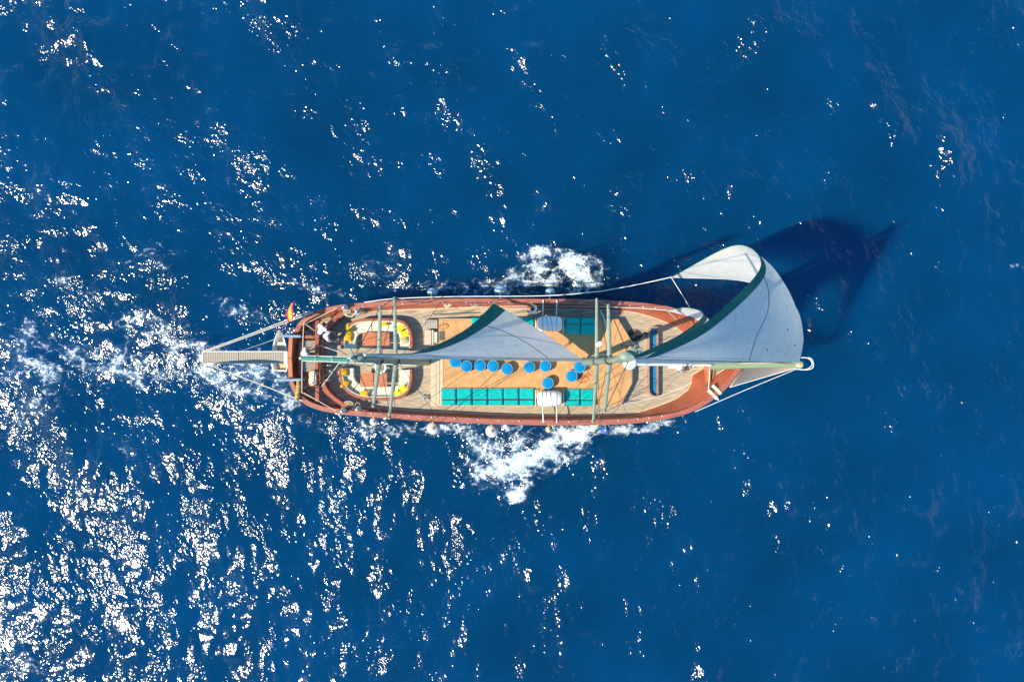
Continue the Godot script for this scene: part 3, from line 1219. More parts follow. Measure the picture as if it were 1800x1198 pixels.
func sail(called: String, rows: Array, strip: float, seams: Array, wrinkle: float, panels: int) -> Node3D:
	# rows run from the foot up, each from luff to leech; the green strip is sewn on the lee face along the leech
	var nu := 64
	var nv := 130
	var body := []
	var wide := []
	for j in nv + 1:
		var v := float(j) / nv
		var row := []
		var width := 0.0
		for i in nu + 1:
			row.append(on_sail(rows, float(i) / nu, v))
			if i > 0: width += row[i].distance_to(row[i - 1])
		body.append(row)
		wide.append(clampf(strip / maxf(width, 0.02), 0.0, 0.8))
	# cloth is never quite smooth: pulls fan out of the corners, slack runs between panels
	for j in nv + 1:
		for i in nu + 1:
			var u := float(i) / nu
			var v := float(j) / nv
			var d := Vector2(u, v * 1.4)
			var fan := sin(atan2(d.y + 0.02, d.x + 0.02) * 42.0) * exp(-d.length() * 3.2) * smoothstep(0.0, 0.12, d.length())
			var slack := sin(v * panels * TAU * 0.5 + u * 3.0) * sin(u * PI) * 0.5
			var en := smoothstep(1.0, 0.9, u) * smoothstep(0.0, 0.04, u)
			body[j][i] += Vector3(0.2, 0.75, -0.6) * wrinkle * (fan * 1.0 + slack * 0.5) * en
			var crease := sin((v - u * 0.22) * 215.0 + 2.0 * sin(v * 31.0)) * exp(-u * 3.4) * smoothstep(0.0, 0.03, u) * smoothstep(0.0, 0.03, v) * smoothstep(0.40, 0.10, v)
			body[j][i] += Vector3(0.2, 0.75, -0.6) * wrinkle * 0.42 * crease
	var g := Geo.new()
	g.grid(body, true)
	var s := part(called, g, M.sail, boat)
	# lee side: the way the cloth faces up and away at mid height
	var j0 := nv / 2
	var i0 := nu / 2
	var lee: Vector3 = (body[j0 + 1][i0] - body[j0 - 1][i0]).cross(body[j0][i0 + 1] - body[j0][i0 - 1])
	var sgn := 1.0 if lee.dot(Vector3(0.2, 0.6, -0.8)) > 0.0 else -1.0
	var edge := []
	for j in nv + 1:
		var er := []
		for i in 9:
			var u: float = 1.0 - wide[j] * (1.0 - i / 8.0)
			var f: float = u * nu
			var k := clampi(int(f), 0, nu - 1)
			var q: Vector3 = body[j][k].lerp(body[j][k + 1], f - k)
			var kj := clampi(j, 1, nv - 1)
			var nn: Vector3 = (body[kj + 1][k] - body[kj - 1][k]).cross(body[j][k + 1] - body[j][k])
			er.append(q + nn.normalized() * sgn * 0.012)
		edge.append(er)
	g = Geo.new()
	g.grid(edge, true)
	part("green_leech_strip", g, M.sail_green, s)
	g = Geo.new()
	var hem := []
	for i in nv + 1: hem.append(body[i][nu])
	g.tube(hem, 0.016, 6)
	part("leech_hem", g, M.sail_green, s)
	g = Geo.new()
	hem = []
	for i in nu + 1: hem.append(body[0][i])
	g.tube(hem, 0.012, 6)
	part("foot_hem", g, M.rope_white, s)
	for sv in seams:
		g = Geo.new()
		var j := int(sv * nv)
		var line := []
		for i in nu + 1: line.append(body[j][i] + Vector3(0.0, 0.008, -0.006))
		g.tube(line, 0.016, 5)
		part("draft_stripe", g, M.seam, s)
	# seams between the cloth panels
	for k in panels - 1:
		var j := int(float(k + 1) / panels * nv)
		g = Geo.new()
		var line := []
		for i in nu + 1: line.append(body[j][i] + Vector3(0.0, 0.003, -0.002))
		g.tube(line, 0.005, 4)
		part("panel_seam", g, M.sail, s)
	# tell-tales
	for q in [[0.18, 0.16], [0.14, 0.42], [0.30, 0.30]]:
		g = Geo.new()
		var b0: Vector3 = body[int(q[1] * nv)][int(q[0] * nu)] + Vector3(0.0, 0.012, -0.008)
		g.tube([b0, b0 + Vector3(0.02, 0.0, 0.09)], 0.018, 5)
		part("tell_tale", g, M.seam, s)
	# corner patches
	for q in [[0, 0], [0, nu]]:
		g = Geo.new()
		g.lathe(xf(body[q[0]][q[1]] if q[1] == 0 else body[0][nu], 0, 0.6), [Vector2(0.03, -0.01), Vector2(0.055, 0.0), Vector2(0.03, 0.01), Vector2(0.03, -0.01)], 10)
		part("corner_ring", g, M.steel, s)
	return s

func px_rows(list: Array, head: Vector3, tack: Vector3, ts: Array) -> Array:
	# the luff is a straight line from tack to head, one point for each row
	var rows := []
	for r in list.size():
		var row := [tack.lerp(head, ts[r])]
		for q in list[r]: row.append(at(q[0], q[1], q[2]))
		rows.append(row)
	return rows

func sails() -> void:
	# genoa on the bowsprit
	var head := at(1126, 630.5, 18.2)
	var tack := at(1405, 637, 3.2)
	var rows := px_rows([
		[[1412, 590, 3.1], [1392, 532, 3.2], [1312, 495, 3.35], [1180, 487, 3.6]],
		[[1390, 588, 6.0], [1392, 528, 5.7], [1356, 468, 5.6], [1292, 431, 5.5]],
		[[1334, 592, 9.4], [1353, 548, 9.1], [1354, 506, 8.8], [1338, 468, 8.4]],
		[[1238, 612, 13.5], [1248, 594, 13.3], [1252, 578, 13.0], [1249, 561, 12.7]],
		[[1129, 630, 18.2], [1132, 629, 18.15], [1135, 628.5, 18.1], [1138, 628, 18.0]]], head, tack, [0.0, 0.20, 0.43, 0.70, 1.0])
	sail("genoa", rows, 0.42, [0.52], 0.030, 9)
	# inner staysail behind it
	head = at(1104, 630.5, 14.6)
	tack = at(1296, 633, 3.3)
	rows = px_rows([
		[[1290, 605, 3.3], [1268, 580, 3.3], [1228, 560, 3.3], [1172, 545, 3.3]],
		[[1272, 603, 4.6], [1262, 580, 4.6], [1240, 556, 4.6], [1208, 540.5, 4.4]],
		[[1244, 606, 6.4], [1248, 588, 6.3], [1246, 572, 6.2], [1237, 553, 6.0]],
		[[1186, 616, 10.6], [1191, 607, 10.5], [1194, 598, 10.4], [1194, 589, 10.2]],
		[[1105, 630, 14.6], [1107, 629.5, 14.6], [1108, 629, 14.55], [1109, 628.5, 14.5]]], head, tack, [0.0, 0.17, 0.38, 0.68, 1.0])
	sail("inner_staysail", rows, 0.36, [], 0.015, 7)
	var g := Geo.new()
	var p := []
	var r := []
	for i in 21:
		p.append(tack.lerp(head, i / 20.0) + Vector3(0, -0.02, 0.06))
		r.append(0.095 + 0.006 * sin(i * 1.9))
	g.tube(p, r, 12)
	var roll := part("furled_luff_roll", g, M.sail, boat)
	g = Geo.new()
	var ax := (head - tack).normalized()
	g.lathe(Transform3D(Basis(Quaternion(Vector3.UP, ax)), tack - ax * 0.15), [Vector2(0, -0.2), Vector2(0.09, -0.2), Vector2(0.14, -0.17), Vector2(0.14, -0.14), Vector2(0.07, -0.12), Vector2(0.07, 0.0), Vector2(0.14, 0.02), Vector2(0.14, 0.05), Vector2(0.0, 0.07)], 16)
	part("furler_drum", g, M.dark, roll)
	# mizzen staysail between the masts
	head = at(640, 622.5, 14.6)
	tack = at(1024, 632, 2.5)
	var ts := [0.0, 0.25, 0.5, 0.75, 1.0]
	var leech := [at(868, 533.5, 3.0), at(827, 573, 5.6), at(777, 602, 8.5), at(716, 622.6, 11.6), at(642, 622.4, 14.5)]
	rows = []
	for k in 5:
		var a := tack.lerp(head, ts[k])
		var b: Vector3 = leech[k]
		var row := []
		for i in 5:
			var u := i / 4.0
			var belly := a.distance_to(b) * 0.10 * 4.0 * u * (1.0 - u) * (1.0 if k > 0 else 0.35)
			row.append(a.lerp(b, u) + Vector3(0.25, 0.25, -0.7) * belly)
		rows.append(row)
	rows[0] = [tack, at(992, 610, 2.55), at(955, 585, 2.62), at(913, 559, 2.75), leech[0]]
	sail("mizzen_staysail", rows, 0.58, [0.22], 0.022, 8)
	g = Geo.new()
	p = []
	r = []
	for i in 21:
		p.append(tack.lerp(head, i / 20.0) + Vector3(0, 0, 0.04))
		r.append(0.062 + 0.004 * sin(i * 2.3))
	g.tube(p, r, 12)
	roll = part("furled_luff_roll", g, M.sail, boat)
	g = Geo.new()
	ax = (head - tack).normalized()
	g.lathe(Transform3D(Basis(Quaternion(Vector3.UP, ax)), tack - ax * 0.1), [Vector2(0, -0.2), Vector2(0.08, -0.2), Vector2(0.12, -0.17), Vector2(0.12, -0.14), Vector2(0.06, -0.12), Vector2(0.06, 0.0), Vector2(0.12, 0.02), Vector2(0.12, 0.05), Vector2(0.0, 0.07)], 16)
	part("furler_drum", g, M.offwhite, roll)
	wire([tack - ax * 0.25, Vector3(MAIN_X, ROOF, MAST_Z + 0.05)], 0.03, M.steel, "tack_strop", roll)
	# sheets and lazy lines
	var clew := at(1180, 487, 3.6)
	for s in [
		[[clew, at(1120, 500, 3.0), at(1055, 512, 2.55)], 0.022], [[at(1055, 512, 2.55), at(960, 519.5, 2.4), at(800, 521, 2.4), at(696, 524.5, 2.42), at(640, 531, 2.45)], 0.026],
		[[clew, at(1197, 514, 3.4), at(1213, 541, 3.2)], 0.018]]:
		wire(spline(s[0], 5), s[1], M.rope_white, "sheet")
	var c2 := at(1172, 545, 3.3)
	wire(spline([c2, at(1115, 541, 2.7), at(1030, 538.5, 2.0), at(905, 538, 1.75), at(805, 540, 1.7)], 5), 0.016, M.rope_white, "sheet")
	wire(sag(c2, at(1197, 567, 1.62), 0.02), 0.015, M.rope_white, "sheet")
	wire(sag(at(868, 533.5, 3.0), at(872, 528, 2.3), 0.0), 0.02, M.rope_white, "sheet")

# ---------------------------------------------------------------- deckhouse roof, cockpits, cushions
func poly(list: Array, h: float) -> PackedVector2Array:
	var o := PackedVector2Array()
	for q in list:
		var w := at(q[0], q[1], h)
		o.append(Vector2(w.x, w.z))
	return o

func slab(x0: float, y0: float, x1: float, y1: float, low: float, high: float, bev := 0.015) -> Geo:
	# an upright block whose top shows between two surveyed corners
	var a := at(x0, y0, high)
	var b := at(x1, y1, high)
	var g := Geo.new()
	g.box(xf(Vector3((a.x + b.x) / 2, (low + high) / 2, (a.z + b.z) / 2)), Vector3(absf(b.x - a.x), high - low, absf(b.z - a.z)), bev)
	return g

func inboard(path: Array, lo: float, hi: float, py: float) -> Array:
	var out := []
	for q in path:
		var mid := at(lo, py, q.y)
		var far := at(hi, py, q.y)
		var d := Vector3(clampf(q.x, mid.x, far.x), q.y, mid.z) - Vector3(q)
		if d.length() < 0.02: d = Vector3(0, 0, 1)
		out.append(d.normalized())
	return out

func sofa(label: String, pts: Array, open_y: float, turn_sign: float) -> void:
	var t := thing("cockpit_sofa", label, "sofa", Vector3.ZERO, "curved sofas of the aft deck")
	var p2 := []
	for q in pts: p2.append(Vector2(q[0], q[1]))
	var path := []
	for q in spline(p2, 4): path.append(at(q.x, q.y, DECK + 0.56))
	var inw := []
	for i in path.size():
		var d: Vector3 = path[mini(i + 1, path.size() - 1)] - path[maxi(i - 1, 0)]
		inw.append(Vector3(-d.z, 0, d.x).normalized() * turn_sign)
	var g := Geo.new()
	g.sweep(path, inw, [Vector2(0, -0.56), Vector2(0, -0.02), Vector2(0.02, 0), Vector2(0.11, 0), Vector2(0.13, -0.02), Vector2(0.13, -0.56)])
	for i in [0, path.size() - 1]:
		var out: Vector3 = path[0] - path[1] if i == 0 else path[i] - path[i - 1]
		g.quad(path[i] + Vector3.DOWN * 0.56, path[i] + inw[i] * 0.13 + Vector3.DOWN * 0.56, path[i] + inw[i] * 0.13 + Vector3.DOWN * 0.02, path[i] + Vector3.DOWN * 0.02, out)
	part("coaming", g, M.mahogany, t)
	g = Geo.new()
	g.sweep(path, inw, [Vector2(0.132, -0.30), Vector2(0.132, -0.03), Vector2(0.15, -0.015), Vector2(0.18, -0.03), Vector2(0.21, -0.30)])
	part("backrest", g, M.cream, t)
	g = Geo.new()
	g.sweep(path, inw, [Vector2(0.13, -0.36), Vector2(0.66, -0.36), Vector2(0.66, -0.56)])
	part("seat_base", g, M.offwhite, t)
	# seat cushions, with a gap between each two
	var n := path.size()
	var cuts := [0, int(n * 0.26), int(n * 0.46), int(n * 0.62), int(n * 0.78), n - 1]
	for c in 5:
		var pp := []
		var nn := []
		for i in range(cuts[c], cuts[c + 1] + 1):
			pp.append(path[i])
			nn.append(inw[i])
		pp[-1] = pp[-2].lerp(pp[-1], 0.85)
		pp[0] = pp[0].lerp(pp[1], 0.15)
		g = Geo.new()
		g.sweep(pp, nn, [Vector2(0.2, -0.355), Vector2(0.2, -0.26), Vector2(0.23, -0.235), Vector2(0.42, -0.225), Vector2(0.63, -0.235), Vector2(0.67, -0.265), Vector2(0.67, -0.355)])
		for i in [0, pp.size() - 1]:
			var out: Vector3 = pp[0] - pp[1] if i == 0 else pp[i] - pp[i - 1]
			g.quad(pp[i] + nn[i] * 0.2 + Vector3.DOWN * 0.355, pp[i] + nn[i] * 0.67 + Vector3.DOWN * 0.355, pp[i] + nn[i] * 0.64 + Vector3.DOWN * 0.238, pp[i] + nn[i] * 0.22 + Vector3.DOWN * 0.24, out)
		part("seat_cushion", g, M.cream, t)

func pillow_shape(s: Vector3) -> Geo:
	var g := Geo.new()
	for side in [1.0, -1.0]:
		var rows := []
		for i in 9:
			var row := []
			for j in 9:
				var x := i / 4.0 - 1.0
				var z := j / 4.0 - 1.0
				var puff := pow(maxf(0.0, (1.0 - pow(absf(x), 2.6)) * (1.0 - pow(absf(z), 2.6))), 0.55)
				var pinch := 1.0 - 0.10 * (1.0 - absf(x)) * absf(z) - 0.10 * (1.0 - absf(z)) * absf(x)
				row.append(Vector3(x * s.x * 0.5 * pinch, side * s.y * 0.5 * puff, z * s.z * 0.5 * pinch))
			rows.append(row)
		g.grid(rows, side > 0.0)
	return g

func saloon() -> void:
	# ---- roof of the deckhouse
	var outline := [[757, 713], [757, 622], [771, 622], [771, 559.5], [1088, 560.5], [1112, 601], [1112, 672], [1092, 712.5]]
	var g := Geo.new()
	g.prism(poly(outline, ROOF), DECK - 0.01, ROOF - 0.03)
	var roof := part("deckhouse_roof", g, M.roof_edge, boat)
	g = Geo.new()
	g.prism(poly([[779.5, 561], [1087.5, 561], [1111, 601.3], [1111, 671.5], [1091.5, 712], [779.5, 712]], ROOF), ROOF - 0.035, ROOF, 0.008)
	part("roof_panel", g, M.roof, roof)
	g = Geo.new()
	g.prism(poly([[771.5, 561], [779.1, 561], [779.1, 621], [771.5, 621]], ROOF), ROOF - 0.035, ROOF, 0.008)
	part("roof_panel", g, M.roof, roof)
	for a in [[757.5, 766.4], [767.2, 772.2], [773.0, 779.0]]:
		g = Geo.new()
		g.prism(poly([[a[0], 623], [a[1], 623], [a[1], 712.5], [a[0], 712.5]], ROOF), ROOF - 0.035, ROOF - 0.004, 0.01)
		part("roof_plank", g, M.roof_edge, roof)
	# hatches and steps at the aft corner
	var h := thing("grating_step", "pale grey slatted step at the aft upper corner of the peach deckhouse roof", "step", Vector3.ZERO)
	part("frame", slab(744, 561.5, 769, 576.5, DECK, 1.86, 0.01), M.grey, h)
	for k in 8:
		part("slat", slab(745.0 + 3.0 * k, 562, 747.2 + 3.0 * k, 576, 1.862, 1.885, 0.004), M.grate, h)
	h = thing("companion_hatch", "companionway with tan boards and pale glass slide beside the roof", "hatch", Vector3.ZERO)
	part("side_board", slab(747, 580, 758, 606, DECK, 1.88, 0.01), M.roof_edge, h)
	part("slide", slab(763, 583, 768.6, 603, DECK, 1.93, 0.01), paint(0.48, 0.56, 0.50, 0.25), h)
	part("side_board", slab(759, 580, 762, 606, DECK, 1.90, 0.005), M.roof_edge, h)
	part("recess", slab(772, 582, 781.5, 597, ROOF, ROOF + 0.02, 0.004), paint(0.11, 0.09, 0.075, 0.8), h)
	g = Geo.new()
	g.tube(spline([at(768, 577, 2.0), at(775, 570.5, 2.03), at(784, 569.5, 2.0), at(787, 573, 2.0), at(783, 577, 1.99), at(775, 579, 1.99)], 5), 0.018, 6)
	part("handle_loop", g, paint(0.42, 0.20, 0.08, 0.5), h)
	# a boat hook lying along the edge of the roof
	h = thing("boat_hook", "long thin wooden boat hook lying along the upper roof edge", "boat hook", Vector3.ZERO)
	g = Geo.new()
	g.tube([at(752, 557.5, 2.02), at(826, 554.5, 2.05)], 0.028, 8)
	part("shaft", g, M.rope_tan, h)
	g = Geo.new()
	g.tube(spline([at(752, 557.5, 2.02), at(747, 558, 2.02), at(744, 556, 2.02)], 4), 0.022, 6)
	part("hook", g, paint(0.35, 0.15, 0.06, 0.4), h)
	# ---- curved sofas and tables
	sofa("curved cream sofa in mahogany surround, nearer the side where the sails swing out", [[598.5, 612], [600, 592], [607, 575], [621, 563.5], [640, 559.5], [664, 559], [690, 559.5], [709, 564], [720, 576], [725, 592], [725, 612]], 611, 1.0)
	sofa("curved cream sofa in mahogany surround on the side with the white ball fenders", [[595.5, 647], [597, 668], [606, 686], [624, 698], [645, 702.5], [666, 703], [690, 702.5], [708, 698], [719, 686], [724.5, 668], [724.5, 649]], 648, -1.0)
	for a in [[637, 584, 684.5, 607.5, 661.0, "orange mahogany folding table inside the sofa nearer the flag"], [633, 655, 680.5, 679, 656.5, "orange mahogany folding table beside the white lifebuoy ring"]]:
		var t := thing("folding_table", a[5], "table", at((a[0] + a[2]) / 2.0, (a[1] + a[3]) / 2.0, DECK), "folding tables in the cockpit sofas")
		var low := DECK + 0.50
		for s in [[a[0], a[4] - 0.5], [a[4] + 0.5, a[2]]]:
			var leaf := part("table_leaf", slab(s[0], a[1], s[1], a[3], low, low + 0.045, 0.01), M.varnish, t)
			leaf.position = -t.position
			for e in [[s[0], a[1], s[1], a[1] + 1.3], [s[0], a[3] - 1.3, s[1], a[3]]]:
				var b := part("edge_fiddle", slab(e[0], e[1], e[2], e[3], low + 0.045, low + 0.06, 0.004), M.varnish, leaf)
				b.position = Vector3.ZERO
		for sx in [-0.35, 0.35]:
			g = Geo.new()
			g.box(xf(Vector3(sx, 0.25, 0)), Vector3(0.09, 0.5, 0.30), 0.015)
			part("leg", g, M.mahogany, t)
		g = Geo.new()
		g.box(xf(Vector3(0, 0.12, 0)), Vector3(0.64, 0.06, 0.06), 0.01)
		part("stretcher", g, M.mahogany, t)
	# ---- pillows
	var pil := pillow_shape(Vector3(0.40, 0.17, 0.40)).mesh()
	var first := true
	for a in [
		[613.5, 578, "yellow", 1.0, 1.15, "orange-yellow cushion, upper of the pair leaning at the aft end of the flag-side sofa"],
		[612, 592, "yellow", 1.4, 1.1, "orange-yellow cushion, lower of the pair leaning at the aft end of the flag-side sofa"],
		[676, 567.5, "yellow", 0.1, 0.9, "single orange-yellow cushion on the flag-side sofa beside the spreader"],
		[704.5, 575, "lemon", 0.75, 1.1, "lemon cushion in the forward curve of the flag-side sofa, upper one"],
		[712, 586, "lemon", 0.35, 1.15, "lemon cushion in the forward curve of the flag-side sofa, next to the patterned one"],
		[711.5, 597.5, "pattern", 0.4, 1.05, "cream patterned cushion on the flag-side sofa"],
		[604.5, 654, "yellow", 1.6, 1.05, "orange-yellow cushion at the aft tip of the fender-side sofa"],
		[607, 675, "yellow", 1.3, 1.1, "orange-yellow cushion in the aft curve of the fender-side sofa"],
		[641, 693.5, "yellow", 0.05, 1.2, "orange-yellow cushion leaning at the back of the fender-side sofa"],
		[709.5, 685, "lemon", -0.7, 1.15, "larger lemon cushion in the forward curve of the fender-side sofa"],
		[699, 691.5, "lemon", -0.4, 0.95, "smaller lemon cushion in the forward curve of the fender-side sofa"]]:
		var o := MeshInstance3D.new()
		o.name = numbered("cushion")
		o.mesh = pil
		o.material_override = M[a[2]]
		add_child(o)
		var up: float = -1.0 if a[1] < 630 else 1.0
		o.transform = Transform3D(Basis(Vector3.UP, a[3]) * Basis(Vector3.RIGHT, 0.5 * up if absf(a[3]) < 1.0 else 0.3) * Basis().scaled(Vector3.ONE * a[4]), at(a[0], a[1], DECK + 0.45))
		tag(o, a[5], "cushion", "scatter cushions on the cockpit sofas")
	# ---- turquoise sunbathing mattresses along both edges of the roof
	var words := ["first", "second", "third", "fourth", "fifth", "sixth"]
	for k in 6:
		mattress(775.0 + 27.6 * k, 682.5, 1.0, "turquoise", "bright turquoise mattress, %s from the stern in the row of six" % words[k])
	for k in 2:
		mattress(993.5 + 27.2 * k, 683.5, 1.0, "turquoise", ["bright turquoise mattress beside the white sunlit liferaft canister, forward of it", "bright turquoise mattress under the lower spreader, forward end of the roof"][k])
	for k in [0, 3]:
		mattress(829.0 + 27.8 * k, 587.5, -1.0, "turquoise", ["turquoise mattress peeping out aft of the green sail edge", "", "", "shaded turquoise mattress just aft of the shaded liferaft canister"][k])
	for k in 2:
		mattress(993.5 + 27.4 * k, 588.0, -1.0, "turquoise", ["shaded turquoise mattress just forward of the shaded liferaft canister", "shaded turquoise mattress beside the spreader on the side of the sails"][k])
	# ---- liferaft canisters
	raft(at(966, 700, ROOF + 0.38), "white sunlit liferaft canister strapped between turquoise mattresses", 1.0)
	raft(at(966.5, 569, ROOF + 0.38), "liferaft canister in the shade of the staysail", -1.0)
	# ---- blue poufs
	var spots := [
		[800, 635.5, "blue round pouf half under the staysail boom line, nearest the stern"], [819.7, 643.5, "blue round pouf, second from the stern"], [843.7, 642, "blue round pouf, third from the stern"],
		[866.5, 643, "blue round pouf with a dark stripe of shadow across it"], [891, 648, "blue round pouf, fifth from the stern, last of the close row"], [930.5, 645, "blue round pouf, aft one of the lone pair amidships"],
		[958.8, 643.3, "blue round pouf, forward one of the lone pair amidships"], [963, 673, "blue round pouf standing next to the white liferaft canister"], [1005, 661, "blue round pouf touching another, beside the red rope"], [1019, 645, "blue round pouf at the foot of the main mast"]]
	var src: Node3D = null
	for s in spots:
		var w := at(s[0], s[1], ROOF + 0.36)
		w.y = ROOF
		if src == null:
			src = thing("round_pouf", s[2], "pouf", w, "blue poufs on the deckhouse roof")
			g = Geo.new()
			g.lathe(xf(Vector3.ZERO), [Vector2(0, 0), Vector2(0.26, 0), Vector2(0.285, 0.03), Vector2(0.29, 0.18), Vector2(0.283, 0.32), Vector2(0.27, 0.345)], 28)
			part("side_cover", g, M.pouf, src)
			g = Geo.new()
			g.lathe(xf(Vector3.ZERO), [Vector2(0.262, 0.345), Vector2(0.25, 0.355), Vector2(0.14, 0.368), Vector2(0, 0.372)], 28)
			part("seat_pad", g, M.pouf, src)
			g = Geo.new()
			var ringp := []
			for i in 29: ringp.append(Vector3(cos(TAU * i / 28.0), 0, sin(TAU * i / 28.0)) * 0.272 + Vector3.UP * 0.346)
			g.tube(ringp, 0.014, 6, false)
			part("piping", g, M.pouf_edge, src)
		else:
			copy_of(src, "round_pouf", s[2], w, rng.randf() * TAU)

func mattress(x: float, y: float, sgn: float, mat: String, label: String) -> void:
	var w := 27.0
	var top := ROOF + 0.15
	var t := thing("sun_mattress", label, "mattress", Vector3.ZERO, "turquoise mattresses on the deckhouse roof")
	var j := rng.randf_range(-0.4, 0.4)
	part("seat_pad", pad(x + j, y + minf(0, sgn * 18.5) + j, x + w + j * 0.5, y + maxf(0, sgn * 18.5) + j, ROOF, top), M[mat], t)
	part("head_bolster", pad(x + j * 0.6, y + minf(sgn * 19.4, sgn * 30.0), x + w - j * 0.5, y + maxf(sgn * 19.4, sgn * 30.0), ROOF, top + 0.07), M[mat], t)
	for k in 2:
		var g := Geo.new()
		var yy := y + sgn * 0.5 if k == 0 else y + sgn * 18.0
		g.tube([at(x + 1.4, yy + j, top - 0.02), at(x + w - 1.4, yy + j, top - 0.02)], 0.009, 5)
		part("piping", g, M.piping, t)

func pad(x0: float, y0: float, x1: float, y1: float, low: float, high: float) -> Geo:
	# a stuffed pad: rounded edges, a sagging, slightly creased top
	var a := at(x0, y0, high)
	var b := at(x1, y1, high)
	var n := FastNoiseLite.new()
	n.seed = int(x0 * 7.0 + y0 * 3.0)
	n.frequency = 2.2
	var rows := []
	var lean := rng.randf_range(-0.012, 0.012)
	for i in 15:
		var row := []
		for k in 15:
			var u := i / 14.0 * 2.0 - 1.0
			var v := k / 14.0 * 2.0 - 1.0
			var edge := minf((1.0 - absf(u)) * (b.x - a.x) * 0.5, (1.0 - absf(v)) * (b.z - a.z) * 0.5)
			var r := clampf(edge / 0.06, 0.0, 1.0)
			var p := Vector3(lerpf(a.x, b.x, i / 14.0), 0, lerpf(a.z, b.z, k / 14.0))
			var c := n.get_noise_2d(p.x * 1.6, p.z * 3.0)
			p.y = lerpf(low + 0.03, high, sqrt(1.0 - (1.0 - r) * (1.0 - r))) - 0.016 * (1.0 - u * u) * (1.0 - v * v) + 0.018 * c * r + lean * u
			row.append(p)
		rows.append(row)
	var g := Geo.new()
	g.grid(rows, true)
	for e in [[Vector3(a.x, 0, a.z), Vector3(b.x, 0, a.z), Vector3.FORWARD], [Vector3(a.x, 0, b.z), Vector3(b.x, 0, b.z), Vector3.BACK], [Vector3(a.x, 0, a.z), Vector3(a.x, 0, b.z), Vector3.LEFT], [Vector3(b.x, 0, a.z), Vector3(b.x, 0, b.z), Vector3.RIGHT]]:
		g.quad(e[0] + Vector3.UP * low, e[1] + Vector3.UP * low, e[1] + Vector3.UP * (low + 0.045), e[0] + Vector3.UP * (low + 0.045), e[2])
	return g

func raft(p: Vector3, label: String, sgn: float) -> void:
	var t := thing("liferaft_canister", label, "liferaft", p, "liferaft canisters on the roof")
	var lay := Transform3D(Basis(Vector3.FORWARD, PI / 2), Vector3.ZERO)
	var g := Geo.new()
	g.lathe(lay, [Vector2(0, -0.60), Vector2(0.20, -0.60), Vector2(0.28, -0.58), Vector2(0.33, -0.53), Vector2(0.38, -0.30), Vector2(0.385, -0.02), Vector2(0.385, -0.02), Vector2(0.40, -0.015), Vector2(0.40, 0.015), Vector2(0.385, 0.02), Vector2(0.385, 0.02), Vector2(0.38, 0.30), Vector2(0.33, 0.53), Vector2(0.28, 0.58), Vector2(0.20, 0.60), Vector2(0, 0.60)], 28)
	part("shell", g, M.white, t)
	for x in [-0.36, -0.13, 0.08, 0.34]:
		g = Geo.new()
		var q := []
		for i in 25:
			var a := TAU * i / 24.0
			q.append(Vector3(x + (0.06 * sin(a) if absf(x) < 0.2 else 0.0), cos(a) * 0.392, sin(a) * 0.392))
		g.tube(q, 0.008, 5, false)
		part("strap", g, M.dark, t)
	for x in [-0.4, 0.4]:
		g = Geo.new()
		g.box(xf(Vector3(x, -0.36, 0)), Vector3(0.08, 0.06, 0.8), 0.01)
		part("cradle", g, M.offwhite, t)
	# launching rails from the cradle out to the cap rail
	for x in [-12.0, 12.0]:
		g = Geo.new()
		var a := at(966 + x, 700 + 15 if sgn > 0 else 569 - 15, 2.15)
		var b := at(966 + x + 1.0, 743.0 if sgn > 0 else 527.0, 2.28)
		g.tube([a - p, b - p], 0.030, 8)
		part("launching_rail", g, M.white, t)
	for x in [-24.5, 24.5]:
		g = Geo.new()
		var a := at(966 + x, 685.0 if sgn > 0 else 558.0, 2.2)
		var b := at(966 + x, 713.0 if sgn > 0 else 587.0, 2.2)
		g.tube([a - p, b - p], 0.022, 8)
		for e in [a, b]:
			g.tube([e - p, e - p + Vector3.DOWN * (2.2 - ROOF)], 0.02, 6)
		part("guard_bar", g, M.offwhite, t)

# ---------------------------------------------------------------- stern and bow
func beam(a: Vector3, b: Vector3, w: float, t: float, bev := 0.015) -> Geo:
	var g := Geo.new()
	g.box(along(a, b), Vector3(a.distance_to(b), t, w), bev)
	return g

